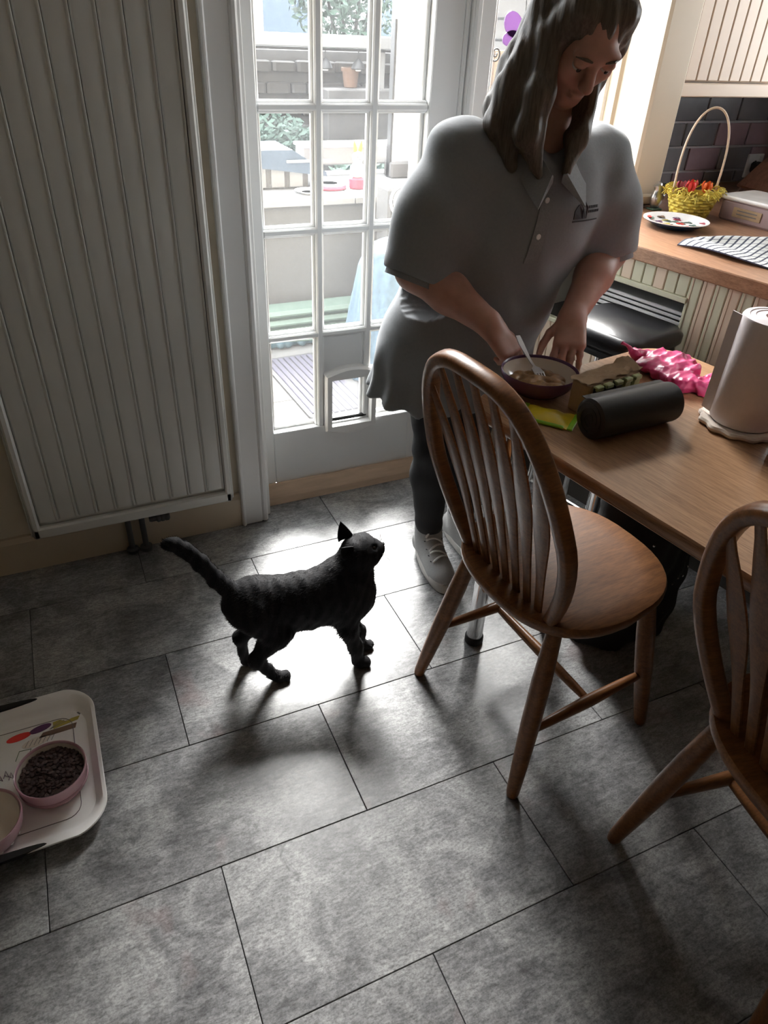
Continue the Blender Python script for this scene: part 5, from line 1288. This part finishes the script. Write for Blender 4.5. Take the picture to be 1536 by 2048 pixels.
# sleeve ribs
for c, u, r in ((sR2, uR, .0825), (sL2, uL, .0715)):
    q = Vector(u).orthogonal().normalized(); w = Vector(u).cross(q); cc = Vector(c+u*.030)
    rings = []
    for k in range(29):
        a = 2*PI*k/28; e = q*math.cos(a)+w*math.sin(a); h = bv.ray_cast(cc+e*.2, -e); rr = (h[0]-cc).length if h[0] and (h[0]-cc).length < .12 else r
        rr = min(max(rr, r*.8), r*1.08)
        rings.append([tuple(cc+e*(rr+.0015)-Vector(u)*.010), tuple(cc+e*(rr+.0015)+Vector(u)*.012), tuple(cc+e*(rr-.006)+Vector(u)*.012), tuple(cc+e*(rr-.006)-Vector(u)*.010)])
    MB().loft(rings, cap=False).build('sleeve_rib', M['shirt_trim'], shirt, smooth=.6)
# chest print: two little houses, two text lines and a rule
def decal(poly, n):
    P = [on_shirt((x, .9, z+.05), off=.0022) for x, z in poly]
    if any(p is None for p in P): return
    k = len(P); MB().add([tuple(p) for p in P]+[tuple(p+Vector((0, .0015, 0))) for p in P], [tuple(range(k))]+[(i, (i+1) % k, k+(i+1) % k, k+i) for i in range(k)]).build(n, M['print'], shirt, smooth=0)
lx, lz = 1.062, 1.020
decal([(lx-.018, lz), (lx+.006, lz), (lx+.006, lz+.016), (lx-.006, lz+.028), (lx-.018, lz+.016)], 'house_emblem')
decal([(lx+.008, lz), (lx+.022, lz), (lx+.022, lz+.022), (lx+.012, lz+.036), (lx-.002, lz+.030), (lx+.008, lz+.020)], 'house_emblem')
for r, n_ in ((.020, 5), (.011, 6)):
    for k in range(n_): decal([(lx+.026+.0066*k, lz+r), (lx+.0306+.0066*k, lz+r), (lx+.0306+.0066*k, lz+r+.005), (lx+.026+.0066*k, lz+r+.005)], 'printed_letter')
for k in range(10): decal([(lx-.020+.0086*k, lz-.006), (lx-.0112+.0086*k, lz-.006), (lx-.0112+.0086*k, lz-.0035), (lx-.020+.0086*k, lz-.0035)], 'printed_rule')
# hair: cap on the skull and long locks falling forward on both sides
H = Field(axis(.80, 1.14, .0042), axis(1.12, 1.48, .0042), axis(1.02, 1.50, .0042))
H.ell(hq(0, -.018, .030), (.082, .094, .082), .01, HRp)
def lock(pts, rs, k=.02): H.chain([V3(*p) for p in pts], rs, k)
lock([hq(-.050, .030, .070), hq(-.070, .020, .000), (.925, 1.315, 1.265), (.915, 1.320, 1.195), (.945, 1.305, 1.120)], [.024, .026, .028, .028, .010])
lock([hq(-.044, -.030, .070), hq(-.072, -.030, .010), (.902, 1.375, 1.265), (.890, 1.385, 1.205), (.905, 1.345, 1.130)], [.028, .030, .032, .030, .012])
lock([hq(-.040, -.080, .030), (.945, 1.425, 1.300), (.915, 1.430, 1.225), (.915, 1.395, 1.165)], [.036, .038, .034, .016])
lock([hq(.046, .034, .070), hq(.066, .022, -.005), hq(.062, .020, -.070), (1.040, 1.325, 1.185), (1.010, 1.300, 1.125)], [.022, .024, .024, .022, .010])
lock([hq(.042, -.040, .065), hq(.070, -.040, -.005), (1.060, 1.385, 1.255), (1.060, 1.385, 1.205)], [.028, .028, .026, .016])
lock([hq(0, -.080, .02), (1.03, 1.430, 1.28), (1.03, 1.470, 1.20)], [.058, .058, .03])
H.warp(lambda X, Y, Z: .0014*np.sin(170*X+120*Y+2.5*np.sin(9*Z))+.0008*np.sin(290*X-190*Y+3*Z))
H.ell(hq(0, .080, -.052), (.048, .060, .088), .010, HRp, 'sub')
H.mesh('hair', M['hair'], pe)
# shoes
for nm, a, toe, in (('R', anR, V3(-.10, -1, 0)), ('L', anL, V3(.10, -1, 0))):
    d = unit(toe); l = V3(d[1], -d[0], 0); T = frame((a[0], a[1], 0), tuple(-l), tuple(d), (0, 0, 1))   # local y toward the toe
    K = Field(axis(-.07, .07, .004), axis(-.09, .185, .004), axis(.012, .150, .004))
    K.ell((0, .105, .036), (.040, .062, .034), .02); K.ell((0, .040, .042), (.036, .07, .044), .02); K.ell((0, -.035, .046), (.033, .040, .050), .02)
    K.cone((0, .005, .07), (0, -.008, .122), .040, .041, .02); K.cone((0, .09, .05), (0, .0, .10), .026, .032, .02)
    K.cone((0, -.004, .122), (0, -.006, .17), .036, .037, .004, 'sub')
    K.put(lambda X, Y, Z: Z-.020+0*X+0*Y, (-.1, -.1, 0), (.1, .2, .020), .004, 'sub')
    o = K.mesh('shoe', M['canvas'], pe); o.matrix_local = T
    outl = []
    for i in range(40):
        t = 2*PI*i/40; y = .050+.122*math.sin(t); w = .037+.006*math.sin(t)-.006*max(0, -math.sin(t)); outl.append((w*math.copysign(abs(math.cos(t))**.75, math.cos(t)), y))
    slab(outl, 0, .030, .004).build('sole', M['sole'], o, smooth=.7)
    ksv = bvh_of(o)
    tc = MB(); rings = []
    for i in range(9):
        t = i/8; y = .118+.046*t; r_ = []
        for q in range(13):
            aa = PI*q/12; w = .0405*math.sqrt(max(0, 1-((y-.105)/.0625)**2)); hgt = .030+.038*math.sqrt(max(0, 1-((y-.105)/.0625)**2)); r_.append((w*1.01*math.cos(aa), y, .026+(hgt-.024)*math.sin(aa)))
        rings.append(r_)
    tc.loft(rings, cap=False, closed=False).build('toe_cap', M['sole'], o, smooth=.8)
    for k in range(6):
        y = .098-.017*k; p = []
        for q in range(7):
            x = -.024+.048*q/6; h = ksv.ray_cast(Vector((x, y+(.006 if k % 2 else -.006)*(q/3-1), .3)), Vector((0, 0, -1)))
            if h[0]: p.append(tuple(h[0]+Vector((0, 0, .0035))))
        if len(p) > 2: MB().tube(p, .0036, 6, flat=.7).build('lace', M['lace'], o)
    for sx in (-1, 1):
        for k in range(5):
            h = ksv.ray_cast(Vector((sx*.027, .095-.019*k, .3)), Vector((0, 0, -1)))
            if h[0]: MB().lathe([(.0032, 0), (.0028, .0012), (.001, .0008)], 8, T=Matrix.Translation(h[0])).build('eyelet', M['lampmetal'], o)
